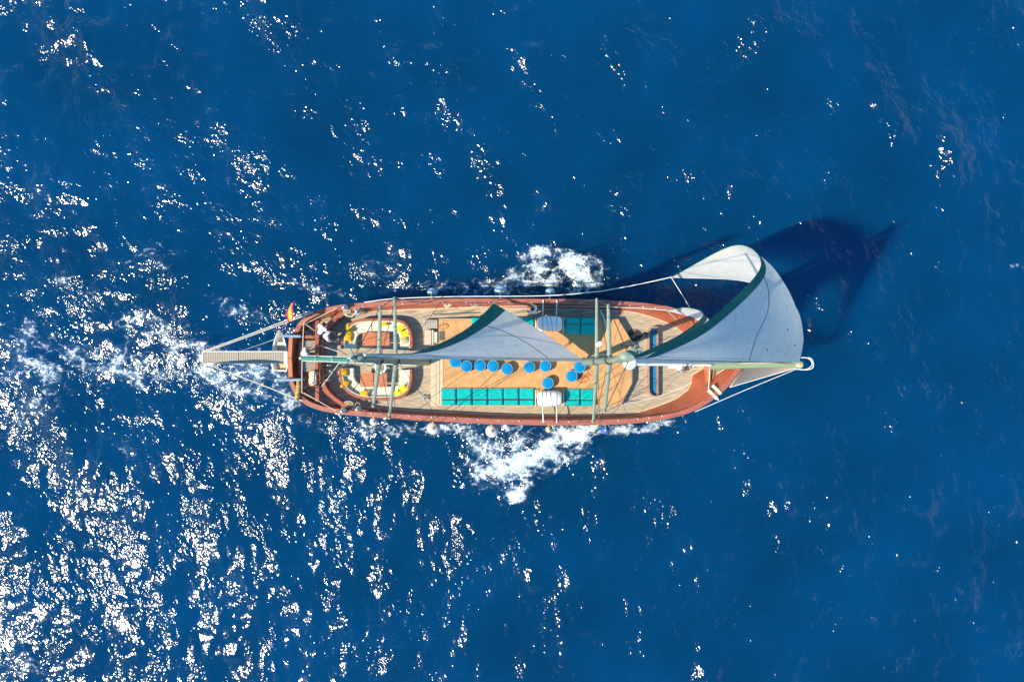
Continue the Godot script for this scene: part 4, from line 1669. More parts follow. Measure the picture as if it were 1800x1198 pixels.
func stern() -> void:
	# curved inner coaming of the aft deck and the beams across it
	var path := []
	var p2 := []
	for q in [[648, 535.5], [622, 542], [600, 552], [582, 566], [569, 584], [563, 606], [561, 632], [563, 657], [569, 680], [582, 697], [602, 711], [624, 720], [648, 726]]: p2.append(Vector2(q[0], q[1]))
	for q in spline(p2, 4): path.append(at(q.x, q.y, 2.12))
	var inw := []
	for i in path.size():
		var d: Vector3 = path[mini(i + 1, path.size() - 1)] - path[maxi(i - 1, 0)]
		inw.append(Vector3(-d.z, 0, d.x).normalized() * -1.0)
	var g := Geo.new()
	g.sweep(path, inw, [Vector2(-0.12, -0.62), Vector2(-0.12, -0.02), Vector2(-0.10, 0), Vector2(0.10, 0), Vector2(0.12, -0.02), Vector2(0.12, -0.62)])
	for i in [0, path.size() - 1]:
		var out: Vector3 = path[0] - path[1] if i == 0 else path[i] - path[i - 1]
		g.quad(path[i] - inw[i] * 0.12 + Vector3.DOWN * 0.62, path[i] + inw[i] * 0.12 + Vector3.DOWN * 0.62, path[i] + inw[i] * 0.12 + Vector3.DOWN * 0.02, path[i] - inw[i] * 0.12 + Vector3.DOWN * 0.02, out)
		g.quad(path[i] - inw[i] * 0.12 + Vector3.DOWN * 0.02, path[i] + inw[i] * 0.12 + Vector3.DOWN * 0.02, path[i] + inw[i] * 0.10, path[i] - inw[i] * 0.10, out)
	part("aft_coaming", g, M.mahogany, boat)
	part("aft_beam", beam(at(557.5, 562, 2.22), at(557.5, 705, 2.22), 0.20, 0.12), M.mahogany, boat)
	part("stern_rail", beam(at(511.5, 593, 2.46), at(509.5, 629, 2.46), 0.20, 0.09), M.varnish, boat)
	part("stern_rail", beam(at(509.5, 629.6, 2.46), at(511.5, 666, 2.46), 0.20, 0.09), M.varnish, boat)
	part("stern_ledge", beam(at(527, 600, 2.1), at(526.5, 660, 2.1), 0.12, 0.10), M.mahogany, boat)
	part("stern_ledge", beam(at(536, 592, 2.1), at(556, 592, 2.1), 0.16, 0.10), M.mahogany, boat)
	part("stern_ledge", beam(at(534, 666, 2.1), at(556, 667, 2.1), 0.16, 0.10), M.mahogany, boat)
	part("stern_ledge", beam(at(530, 607, 2.0), at(513, 609, 2.0), 0.06, 0.08), M.dark, boat)
	part("stern_ledge", beam(at(530, 640, 2.0), at(513, 642, 2.0), 0.06, 0.08), M.dark, boat)
	for y in [[598.0, 619.0], [633.0, 653.0]]:
		var t := Geo.new()
		t = slab(532, y[0], 554, y[1], 1.84, 1.90, 0.008)
		var fr := part("helm_grating", t, M.grey, boat)
		for k in 10:
			part("grating_bar", slab(532.5 + 2.15 * k, y[0] + 0.4, 533.7 + 2.15 * k, y[1] - 0.4, 1.902, 1.925, 0.003), M.grate, fr)
	# gallows: a pale tube over the stern on two legs
	g = Geo.new()
	g.tube(spline([at(534.5, 568, 1.9), at(534.5, 569, 2.75), at(533.5, 574, 2.95), at(531, 630, 2.98), at(530.5, 684, 2.95), at(531.5, 690, 2.75), at(531.5, 690.5, 1.9)], 5), 0.024, 8)
	part("boom_gallows", g, M.rope, boat)
	g = Geo.new()
	g.tube([at(534, 567, 2.75), at(556, 583, 2.0)], 0.03, 8)
	part("gallows_brace", g, M.rope, boat)
	g = Geo.new()
	g.tube([at(531, 690, 2.75), at(552, 700, 2.0)], 0.03, 8)
	part("gallows_brace", g, M.rope, boat)
	# davits that hold the tender
	for y in [591.0, 667.0]:
		g = Geo.new()
		g.box(along(at(492, y + (1 if y > 600 else -1), 2.7), at(530, y, 2.75)), Vector3(1.04, 0.10, 0.13), 0.03)
		part("davit", g, M.davit, boat)
		g = Geo.new()
		g.box(xf(at(524, y, 2.2)), Vector3(0.14, 1.0, 0.12), 0.02)
		part("davit_post", g, M.davit, boat)
	# tender hung across the stern
	var tn := thing("tender_dinghy", "small white dinghy hanging from davits across the stern under the gangway", "dinghy", at(494, 617, 1.5))
	var rows := []
	var inner := []
	var keel := []
	for i in 13:
		var s := i / 12.0
		var z := lerpf(-1.06, 1.02, s)
		var half := 0.47 * pow(sin(clampf(s * 1.15 + 0.02, 0.0, 1.0) * PI * 0.5), 0.7) * (1.0 - 0.25 * smoothstep(0.8, 1.0, s))
		var rise := 0.16 * pow(1.0 - s, 2.0)
		rows.append([Vector3(-half * 0.1, -0.28 + rise * 0.8, z), Vector3(-half * 0.8, -0.12 + rise, z), Vector3(-half, 0.16 + rise, z), Vector3(-half * 0.86, 0.19 + rise, z), Vector3(-half * 0.74, 0.15 + rise, z), Vector3(-half * 0.6, -0.08, z)])
		keel.append([Vector3(half * 0.1, -0.28 + rise * 0.8, z), Vector3(half * 0.8, -0.12 + rise, z), Vector3(half, 0.16 + rise, z), Vector3(half * 0.86, 0.19 + rise, z), Vector3(half * 0.74, 0.15 + rise, z), Vector3(half * 0.6, -0.08, z)])
		inner.append([Vector3(-half * 0.6, -0.08, z), Vector3(0, -0.09, z), Vector3(half * 0.6, -0.08, z)])
	g = Geo.new()
	g.grid(rows, true)
	g.grid(keel, false)
	part("dinghy_shell", g, M.white, tn)
	g = Geo.new()
	g.grid(inner, false)
	part("floor", g, M.roof_edge, tn)
	for z in [-0.35, 0.35]:
		g = Geo.new()
		g.box(xf(Vector3(0, 0.10, z)), Vector3(0.60, 0.04, 0.22), 0.01)
		part("thwart", g, M.offwhite, tn)
	g = Geo.new()
	g.box(xf(Vector3(0, 0.06, 0.96)), Vector3(0.56, 0.34, 0.04), 0.01)
	part("transom", g, M.white, tn)
	# gangway
	var gw := thing("gangway", "long pale grating gangway sticking out over the wake astern", "gangway", Vector3.ZERO)
	var h := 2.45
	part("side_rail", beam(at(356, 617.5, h), at(502, 617.5, h), 0.05, 0.10, 0.012), M.offwhite, gw)
	part("side_rail", beam(at(356, 637.5, h), at(502, 638.5, h), 0.05, 0.10, 0.012), M.grate, gw)
	part("end_board", beam(at(356.5, 617.5, h), at(356.5, 637.5, h), 0.05, 0.09, 0.01), M.offwhite, gw)
	part("end_board", beam(at(501, 617.5, h), at(501, 638.5, h), 0.06, 0.09, 0.01), M.offwhite, gw)
	part("middle_hinge", beam(at(418, 617.5, h + 0.01), at(418, 638, h + 0.01), 0.05, 0.09, 0.01), M.grey, gw)
	g = Geo.new()
	g.box(along(at(357, 628, h - 0.06), at(501, 628, h - 0.06)), Vector3(3.9, 0.02, 0.52), 0.0)
	part("under_board", g, M.grey, gw)
	var gr := Geo.new()
	for k in 46:
		var x := 358.5 + 3.1 * k
		gr.box(along(at(x, 618.5, h), at(x, 637, h)), Vector3(0.52, 0.03, 0.045), 0.0)
	for k in 9:
		var y := 619.0 + 2.2 * k
		gr.box(along(at(358, y, h + 0.012), at(500, y, h + 0.012)), Vector3(3.93, 0.02, 0.022), 0.0)
	part("grating", gr, M.grate, gw).set_meta("kind", "stuff")
	# canvas dodger, arched, along the side away from the flag
	var can := []
	for k in 2:
		var row := []
		for i in 21:
			var s := i / 20.0
			row.append(at(lerpf(372, 500, s), 638.6, h + 0.02 + k * 0.58 * pow(sin(PI * clampf(s * 1.02, 0.0, 1.0)), 0.5)))
		can.append(row)
	for i in 21:
		can[1][i].z = can[0][i].z + 0.02
		can[1][i].x = can[0][i].x
	g = Geo.new()
	g.grid(can, false)
	part("side_canvas", g, M.rope_white, gw)
	g = Geo.new()
	g.box(xf(at(503.5, 628, 2.42)), Vector3(0.16, 0.16, 0.62), 0.02)
	part("hinge_block", g, M.steel, gw)
	for a in [[357, 617, 545, 546.5], [357, 619.5, 549, 549], [358, 638, 531, 704]]:
		g = Geo.new()
		g.tube(sag(at(a[0], a[1], h + 0.05), at(a[2], a[3], 2.45), 0.12), 0.028, 6)
		part("lifting_rope", g, M.rope, gw)
	g = Geo.new()
	g.tube(sag(at(425, 616, h), at(490, 593, 1.55), 0.1), 0.02, 6)
	part("lifting_rope", g, M.rope, gw)
	# ensign on its staff: red, yellow, red
	var fl := thing("ensign_flag", "red and yellow striped flag drooping from a staff at the stern quarter", "flag", at(516, 567, 2.3))
	g = Geo.new()
	var top := at(505, 563, 3.6) - fl.position
	g.tube([Vector3(0, -0.15, 0), top], [0.022, 0.014], 8)
	part("staff", g, M.varnish, fl)
	for k in 3:
		var b0: float = [0.0, 0.25, 0.75][k]
		var b1: float = [0.25, 0.75, 1.0][k]
		var fr := []
		for i in 15:
			var s := i / 14.0
			var row := []
			for j in 5:
				var b := lerpf(b0, b1, j / 4.0)
				var drop := 0.62 * b + 0.30 * s * s
				row.append(top + Vector3(0.24 - 0.46 * b + 0.05 * sin(s * 6.0 + b * 2.0) + 0.03 * s, -drop + 0.05, -0.92 * s * (1.0 - 0.10 * b) + 0.05 * sin(b * 9.0 + s * 4.0)))
			fr.append(row)
		g = Geo.new()
		g.grid(fr, false)
		part(["red_stripe", "yellow_stripe", "red_stripe"][k], g, M.flag_red if k != 1 else M.flag_yellow, fl)
	# helm: pedestal box with white fittings, wheel beside the crew
	var hm := thing("helm_console", "rounded varnished helm console with white dials at the stern", "console", at(558.5, 664, DECK))
	var pr := PackedVector2Array()
	for i in 24:
		var a := TAU * i / 24.0
		pr.append(Vector2(signf(cos(a)) * pow(absf(cos(a)), 0.5) * 0.21, signf(sin(a)) * pow(absf(sin(a)), 0.5) * 0.40))
	g = Geo.new()
	g.prism(pr, 0.0, 0.92, 0.02)
	part("cabinet", g, M.varnish, hm)
	var pr2 := PackedVector2Array()
	for q in pr: pr2.append(q * 0.86)
	g = Geo.new()
	g.prism(pr2, 0.9, 0.935, 0.008)
	part("top_panel", g, paint(0.72, 0.52, 0.36, 0.5, null), hm)
	var k2 := 0
	for q in [[-0.05, -0.24], [0.07, -0.22], [-0.06, -0.10], [0.06, -0.08], [0.0, 0.05], [-0.07, 0.14], [0.07, 0.16], [-0.03, 0.26], [0.08, 0.27]]:
		g = Geo.new()
		var r := 0.034 + 0.012 * (k2 % 3)
		g.lathe(xf(Vector3(q[0], 0.935, q[1])), [Vector2(r, 0), Vector2(r, 0.02), Vector2(r * 0.8, 0.03), Vector2(0, 0.03)], 12)
		part("dial", g, M.white, hm)
		k2 += 1
	var wh := thing("steering_wheel", "dark spoked steering wheel in front of the varnished helm console", "steering wheel", at(572, 655, DECK))
	g = Geo.new()
	var rp := []
	for i in 25:
		var a := TAU * i / 24.0
		rp.append(Vector3(0.10 * sin(a), 0.95 + 0.42 * sin(a), 0.42 * cos(a)))
	g.tube(rp, 0.022, 8, false)
	part("rim", g, M.mahogany, wh)
	for i in 8:
		var a := TAU * i / 8.0
		g = Geo.new()
		g.tube([Vector3(0, 0.95, 0), Vector3(0.12 * sin(a), 0.95 + 0.52 * sin(a), 0.52 * cos(a))], 0.014, 6)
		part("spoke", g, M.rope_tan if i % 2 == 0 else M.mahogany, wh)
	g = Geo.new()
	g.box(xf(Vector3(-0.12, 0.5, 0)), Vector3(0.16, 1.0, 0.18), 0.03)
	part("pedestal", g, M.dark, wh)
	for q in [[576, 642], [573, 668], [580, 652]]:
		g = Geo.new()
		g.lathe(xf(at(q[0], q[1], 2.3) - wh.position), [Vector2(0.05, -0.7), Vector2(0.05, 0.0), Vector2(0.03, 0.04), Vector2(0, 0.05)], 10)
		part("grip_post", g, M.offwhite, wh)

func bow() -> void:
	# bowsprit, net and pulpit
	var g := Geo.new()
	var p := []
	var r := []
	for i in 13:
		var s := i / 12.0
		p.append(at(lerpf(1246, 1407, s), lerpf(642.5, 641.5, s) - 1.5 * sin(PI * s), lerpf(2.75, 3.05, s)))
		r.append(lerpf(0.20, 0.12, s * s))
	g.tube(p, r, 14, true, 0.7)
	var bs := part("bowsprit", g, M.bowsprit, boat)
	g = Geo.new()
	g.lathe(Transform3D(Basis(Vector3.FORWARD, -PI / 2), at(1405, 640.5, 3.08)), [Vector2(0, -0.16), Vector2(0.15, -0.16), Vector2(0.17, -0.1), Vector2(0.17, 0.08), Vector2(0.11, 0.16), Vector2(0, 0.18)], 14)
	part("bowsprit_cap", g, M.rope_tan, bs)
	g = Geo.new()
	g.tube(sag(at(1296, 638, 2.98), at(1404, 638, 3.22), 0.03), 0.02, 6)
	part("furling_line", g, M.rope, bs)
	for k in 2:
		g = Geo.new()
		var e := 6.0 * k
		g.tube(spline([at(1397 + e, 648, 3.05), at(1412 + e, 649.5, 3.3), at(1422 + e, 647, 3.4), at(1428 + e * 0.4, 640, 3.45), at(1424 + e * 0.6, 631.5, 3.4), at(1414 + e, 628, 3.3), at(1400 + e, 629, 3.05)], 6), 0.019, 8)
		part("pulpit_rail", g, M.white, bs)
	for sd in [1.0, -1.0]:
		# net between bowsprit, bow and guard rope
		var mid := 641.5
		var a := at(1403, mid + sd * 4.0, 2.95)
		var b := at(1283, mid + sd * 39.0, 2.72)
		var c := at(1306, mid + sd * 6.0, 2.62)
		g = Geo.new()
		for k in 34:
			var t := (k + 0.5) / 34.0
			g.tube([c.lerp(a, t), b.lerp(a, t)], 0.008, 3, false)
		for k in 15:
			var t := (k + 0.5) / 15.0
			g.tube([c.lerp(b, t), a + Vector3(0, 0, 0.0)], 0.008, 3, false)
		part("bow_net", g, M.grate, boat).set_meta("kind", "stuff")
		wire([a, b], 0.02, M.rope_white, "net_edge_rope")
		wire([at(1401, mid + sd * 6.5, 3.1), at(1305, mid + sd * 46.0, 2.95), at(1222, mid + sd * 82.0, 2.75)], 0.018, M.rope_white, "guard_rope")
		wire([c, b], 0.02, M.rope_white, "net_edge_rope")
	# breast beam, mahogany covering and foredeck patch
	part("breast_beam", beam(at(1244.5, 642, 1.95), at(1242, 672, 1.95), 0.20, 0.80), M.varnish, boat)
	part("breast_beam", beam(at(1244.5, 637, 1.95), at(1242, 606, 1.95), 0.20, 0.80), M.varnish, boat)
	g = Geo.new()
	g.prism(poly([[1250, 600], [1272, 622], [1288, 640], [1276, 656], [1252, 676]], 2.2), DECK, 2.2, 0.0)
	part("bow_platform", g, M.teak_flat, boat)
	for a in [[1245, 685, 1261, 701], [1252.5, 677, 1268, 692.5]]:
		g = beam(at(a[0], a[1], 2.62), at(a[2], a[3], 2.74), 0.14, 0.34, 0.03)
		var w := MeshInstance3D.new()
		w.name = numbered("mooring_chock")
		w.mesh = g.mesh()
		w.material_override = M.cream
		add_child(w)
		tag(w, "pale timber mooring chock on the bow bulwark, %s" % ("aft one of two" if a[0] == 1245 else "forward one of two"), "chock", "mooring chocks on the bow")
	wire([at(1274, 679, 2.78), at(1280, 670, 2.80)], 0.03, M.offwhite, "fairlead")
	# windlass
	var t := thing("anchor_windlass", "white anchor windlass with a chrome drum on the foredeck", "windlass", at(1189, 645, DECK))
	g = Geo.new()
	g.prism(PackedVector2Array([Vector2(-0.42, -0.16), Vector2(0.28, -0.20), Vector2(0.36, -0.05), Vector2(0.34, 0.16), Vector2(0.12, 0.17), Vector2(-0.08, 0.06), Vector2(-0.42, 0.02)]), 0.0, 0.34, 0.05)
	part("housing", g, M.white, t)
	g = Geo.new()
	g.lathe(Transform3D(Basis(Vector3.RIGHT, PI / 2), Vector3(0.22, 0.30, 0.08)), [Vector2(0, -0.24), Vector2(0.15, -0.24), Vector2(0.15, -0.20), Vector2(0.10, -0.16), Vector2(0.10, 0.10), Vector2(0.15, 0.14), Vector2(0.15, 0.18), Vector2(0, 0.18)], 18)
	part("drum", g, M.steel, t)
	g = Geo.new()
	g.tube([Vector3(0.5, 0.30, 0.02), Vector3(0.75, 0.32, 0.0)], 0.025, 8)
	part("brake_lever", g, M.steel, t)
	t = thing("deck_bollard", "short grey post standing on the foredeck beside the windlass", "bollard", at(1217, 643, DECK))
	g = Geo.new()
	g.lathe(xf(Vector3.ZERO), [Vector2(0.10, 0), Vector2(0.09, 0.05), Vector2(0.055, 0.08), Vector2(0.055, 0.36), Vector2(0.08, 0.4), Vector2(0.07, 0.44), Vector2(0, 0.45)], 14)
	part("post", g, M.steel, t)
	g = Geo.new()
	g.tube([Vector3(0, 0.3, -0.12), Vector3(0, 0.3, 0.12)], 0.02, 8)
	part("cross_pin", g, M.steel, t)
	# sunken bench with blue cushion, in a rounded mahogany frame
	t = thing("blue_bench_well", "long narrow mahogany-framed well with blue cushion across the foredeck", "bench", Vector3.ZERO)
	var loop := []
	for q in [[1157, 573.5], [1148, 573.5], [1142.5, 577], [1140, 584], [1139.7, 610], [1139.7, 660], [1140, 685], [1142.5, 693], [1148, 697], [1157, 697]]: loop.append(Vector2(q[0], q[1]))
	loop = spline(loop, 3)
	var path := []
	for q in loop: path.append(at(q.x, q.y, DECK + 0.32))
	path.append(at(1158, 690, DECK + 0.32))
	path.append(at(1158, 580, DECK + 0.32))
	path.append(path[0])
	var inw := []
	for i in path.size():
		var d := at(clampf((path[i].x * LENS / (EYE - DECK - 0.32)) + NX, 1148.5, 1149.5), clampf(path[i].z * LENS / (EYE - DECK - 0.32) + NY, 583.0, 688.0), DECK + 0.32) - Vector3(path[i])
		inw.append(d.normalized())
	g = Geo.new()
	g.sweep(path, inw, [Vector2(0, -0.32), Vector2(0, -0.015), Vector2(0.015, 0), Vector2(0.065, 0), Vector2(0.08, -0.015), Vector2(0.08, -0.32)])
	part("frame", g, paint(0.40, 0.21, 0.15, 0.5), t)
	for k in 4:
		var y0 := 576.5 + 29.6 * k
		part("seat_cushion", slab(1142.5, y0, 1155.5, y0 + 29.0, DECK + 0.002, DECK + 0.07, 0.02), M.pool, t)

# ---------------------------------------------------------------- fenders, ropes and other loose gear
func fender(px: float, py: float, r: float, mat: Material, label: String, rail_y: float) -> void:
	var p := at(px, py, 1.25 if py > 640.0 else 0.72)
	var t := thing("ball_fender", label, "fender", p, "ball fenders hung along the rail")
	var g := Geo.new()
	var prof := []
	for i in 13:
		var a := -PI / 2 + PI * i / 12.0 * 0.93
		prof.append(Vector2(cos(a) * r * (1.0 if a < 0.3 else 1.0 - 0.06 * (a - 0.3)), sin(a) * r * 1.05))
	g.lathe(xf(Vector3.ZERO), prof, 24)
	part("ball", g, mat, t)
	g = Geo.new()
	g.lathe(xf(Vector3(0, r * 1.0, 0)), [Vector2(r * 0.30, -0.05), Vector2(r * 0.24, 0.03), Vector2(r * 0.18, 0.07), Vector2(0, 0.075)], 14)
	part("neck", g, M.grey, t)
	g = Geo.new()
	var up := at(px - 1.0, rail_y, 2.24) - p
	g.tube(spline([Vector3(0, r * 1.05, 0), Vector3(0, r * 1.05, 0).lerp(up, 0.6) + Vector3(0, 0.08, 0), up], 5), 0.016, 6)
	part("lanyard", g, M.rope, t)

func coil(called: String, label: String, category: String, c: Vector3, r: float, turns: int, thick: float, mat: Material, wild: float, group := "") -> void:
	var q := []
	var ph := rng.randf() * 10.0
	for i in turns * 14 + 1:
		var a := TAU * i / 14.0
		var k := float(i) / (turns * 14)
		var rr := r * (1.0 - 0.35 * absf(sin(k * 5.0 + ph))) * (1.0 + wild * 0.35 * sin(a * 0.37 + ph))
		q.append(Vector3(cos(a) * rr + wild * 0.3 * r * sin(k * 13.0 + ph), thick * (1.0 + 2.2 * k + 0.8 * sin(a * 1.7)), sin(a) * rr * (1.0 - 0.3 * wild) + wild * 0.3 * r * cos(k * 9.0)))
	var t := thing(called, label, category, c, group)
	var g := Geo.new()
	g.tube(q, thick, 6)
	part("rope_turns", g, mat, t)
	g = Geo.new()
	var e: Vector3 = q[-1]
	g.tube(spline([e, e + Vector3(0.1, 0, 0.08), e * 1.25 + Vector3(0.18, -e.y * 0.25, -0.1), Vector3(e.x * 1.4 + 0.3, thick, e.z)], 4), thick, 6)
	part("rope_tail", g, mat, t)

func winch(px: float, py: float, h: float, label: String) -> void:
	var t := thing("sheet_winch", label, "winch", at(px, py, h), "sheet winches")
	var g := Geo.new()
	g.lathe(xf(Vector3.ZERO), [Vector2(0.11, 0), Vector2(0.11, 0.03), Vector2(0.075, 0.07), Vector2(0.07, 0.14), Vector2(0.10, 0.18), Vector2(0.10, 0.20), Vector2(0.0, 0.21)], 18)
	part("drum", g, M.steel, t)
	g = Geo.new()
	g.lathe(xf(Vector3(0, -0.14, 0)), [Vector2(0.15, 0), Vector2(0.13, 0.14), Vector2(0, 0.141)], 16)
	part("base", g, M.offwhite, t)
	g = Geo.new()
	g.box(xf(Vector3(0.09, 0.22, 0.03), -0.4), Vector3(0.24, 0.02, 0.035), 0.008)
	part("handle", g, M.dark, t)

func loose_things() -> void:
	fender(657.5, 740.5, 0.22, M.fender, "small white ball fender nearest the stern", 732.0)
	fender(762, 752, 0.34, M.fender, "large white ball fender, aft of the pair", 741.0)
	fender(865, 757, 0.34, M.fender, "large white ball fender, forward of the pair", 745.0)
	fender(965, 754, 0.18, M.fender_cream, "small cream ball fender below the liferaft rails", 744.0)
	fender(1064, 755, 0.24, M.fender_blue, "deep blue ball fender near the bow wave", 744.0)
	fender(760, 514.5, 0.27, M.fender_pale, "shaded pale blue ball fender on the flag side, nearest the stern", 525.0)
	fender(880, 511.5, 0.33, M.fender_pale, "largest shaded pale blue ball fender beside the tip of the staysail", 524.0)
	fender(967, 514, 0.26, M.fender_pale, "shaded pale blue ball fender beside the foaming wave on the sail side", 525.0)
	# lifebuoy ring
	var t := thing("lifebuoy_ring", "white lifebuoy ring lying partly under the spreader beside the table", "lifebuoy", at(669, 645.5, DECK + 0.62))
	var g := Geo.new()
	var q := []
	for i in 33: q.append(Vector3(cos(TAU * i / 32.0), 0, sin(TAU * i / 32.0)) * 0.25)
	g.tube(q, 0.055, 10, false)
	part("ring", g, M.white, t)
	g = Geo.new()
	g.lathe(xf(Vector3(0, -0.62, 0)), [Vector2(0.16, 0), Vector2(0.05, 0.05), Vector2(0.05, 0.5), Vector2(0.19, 0.56), Vector2(0.19, 0.6), Vector2(0, 0.605)], 16)
	part("pedestal", g, M.grey, t)
	g = Geo.new()
	q = []
	for i in 41: q.append(Vector3(cos(TAU * i / 13.0) * 0.12, 0.012 + 0.001 * i, sin(TAU * i / 13.0) * 0.12 + 0.02 * sin(i)))
	g.tube(q, 0.012, 5)
	part("line", g, M.rope_tan, t)
	# yellow horseshoe float on the stern quarter
	t = thing("yellow_float", "long yellow rescue float standing on the stern quarter", "float", at(526, 686, 2.35))
	g = Geo.new()
	q = []
	var rr := []
	for i in 13:
		var s := i / 12.0
		q.append(Vector3(0.05 * sin(s * 5.0) - 0.03, 0.14 + 0.05 * sin(s * PI), lerpf(-0.5, 0.48, s)))
		rr.append(0.115 * pow(maxf(0.05, sin(clampf(s * 0.94 + 0.04, 0, 1) * PI)), 0.28))
	g.tube(q, rr, 12)
	part("float_body", g, M.buoy_yellow, t)
	for z in [-0.22, 0.05, 0.30]:
		g = Geo.new()
		var lp := []
		for i in 15: lp.append(Vector3(cos(TAU * i / 14.0) * 0.122 - 0.0, 0.18 + sin(TAU * i / 14.0) * 0.122, z))
		g.tube(lp, 0.010, 5, false)
		part("grab_line", g, M.rope_white, t)
	# coils
	coil("rope_coil", "tangle of pale rope over the flag-side quarter winch", "rope", at(614, 546, DECK + 0.62), 0.30, 6, 0.016, M.rope, 1.0, "rope coils on deck")
	coil("rope_coil", "brown rope coils hung on the fender-side quarter", "rope", at(612, 713, DECK + 0.55), 0.28, 7, 0.018, M.rope_tan, 0.8, "rope coils on deck")
	coil("rope_coil", "small pale rope coil on the foredeck beside the genoa strip", "rope", at(1199, 570, DECK), 0.22, 7, 0.016, M.rope, 0.4, "rope coils on deck")
	coil("rope_coil", "loose pale rope beside the foredeck coil under the sail edge", "rope", at(1211, 571, DECK), 0.15, 5, 0.014, M.rope_white, 0.8, "rope coils on deck")
	coil("hose_coil", "black hose coiled in front of the peach roof", "hose", at(1114, 590, DECK), 0.30, 7, 0.024, M.hose, 0.6)
	coil("red_rope", "tangle of red rope on the peach roof beside the poufs", "rope", at(1022, 664, ROOF), 0.20, 5, 0.012, M.red_rope, 1.5, "rope coils on deck")
	coil("rope_coil", "pale rope heaped at the foot of the main mast", "rope", at(1031, 641, ROOF), 0.16, 5, 0.016, M.rope_white, 1.0, "rope coils on deck")
	coil("rope_coil", "small coil of brown rope hung inside the rail near the staysail tip", "rope", at(832, 535, 2.0), 0.13, 4, 0.016, M.rope_tan, 0.8, "rope coils on deck")
	coil("rope_coil", "small coil of grey rope hung inside the rail aft of the staysail tip", "rope", at(786, 535, 2.0), 0.15, 5, 0.016, M.rope, 0.8, "rope coils on deck")
	winch(605, 540, 2.42, "chrome winch among pale rope on the flag-side quarter")
	winch(628, 547, 2.2, "chrome winch just forward of the pale rope tangle")
	winch(602, 722, 2.42, "chrome winch on the fender-side rail beside brown coils")
	winch(629, 719, 2.2, "chrome winch forward of the brown rope coils")
	# gear bag beside the roof and boards along the side deck
	t = thing("gear_bag", "small grey-green bag lying on deck at the aft corner of the roof", "bag", at(749, 698, DECK))
	part("bag_body", pillow_shape(Vector3(0.42, 0.22, 0.26)), paint(0.34, 0.40, 0.36, 0.8), t).position.y = 0.1
	g = Geo.new()
	g.tube(spline([Vector3(-0.12, 0.15, 0), Vector3(-0.05, 0.28, 0.02), Vector3(0.05, 0.28, 0.02), Vector3(0.12, 0.15, 0)], 4), 0.012, 5)
	part("handle", g, M.dark, t)
	for k in 5:
		var x := 662.0 + 27.0 * k
		var o := MeshInstance3D.new()
		o.name = numbered("freeing_port_batten")
		o.mesh = beam(at(x, 721.0 + k * 1.3, DECK + 0.06), at(x + 17, 722.0 + k * 1.3, DECK + 0.06), 0.05, 0.05, 0.01).mesh()
		o.material_override = M.offwhite
		boat.add_child(o)
	# ropes lying on the foredeck
	wire(spline([at(1092, 712, 1.98), at(1130, 703, 1.54), at(1165, 694, 1.54), at(1195, 683, 1.54), at(1208, 677, 1.56), at(1215, 673, 1.54), at(1240, 667, 1.7), at(1268, 652, 2.4), at(1290, 638, 2.9)], 5), 0.018, M.rope_white, "foredeck_line")
	wire(spline([at(1247, 642, 2.9), at(1247, 665, 2.6), at(1245.5, 684, 2.55)], 4), 0.02, M.rope_white, "foredeck_line")
	wire(spline([at(1150, 731, 1.62), at(1190, 718, 1.62), at(1215, 704, 1.7), at(1218, 712, 1.9)], 5), 0.018, M.rope, "foredeck_line")
	wire(spline([at(1055, 545, 2.0), at(1062, 560, 2.05), at(1067, 580, 2.02), at(1068, 600, 2.0)], 5), 0.03, M.rope_white, "halyard_tail")
	wire(spline([at(1028, 640, 2.4), at(1040, 626, 3.2), at(1060, 623, 6.0), at(1076, 624, 9.0)], 5), 0.022, M.rope_white, "halyard_tail")
	wire(sag(at(600, 632, 3.2), at(565, 679, 2.3), 0.05), 0.014, M.rope_white, "boom_sheet")
	wire(sag(at(595, 618, 3.2), at(562, 607, 2.3), 0.05), 0.014, M.rope_white, "boom_sheet")
	wire(sag(at(534, 690, 2.7), at(590, 722, 2.45), 0.02), 0.02, M.rope, "quarter_rail")
	wire(sag(at(534, 570, 2.7), at(592, 541, 2.5), 0.02), 0.02, M.rope, "quarter_rail")

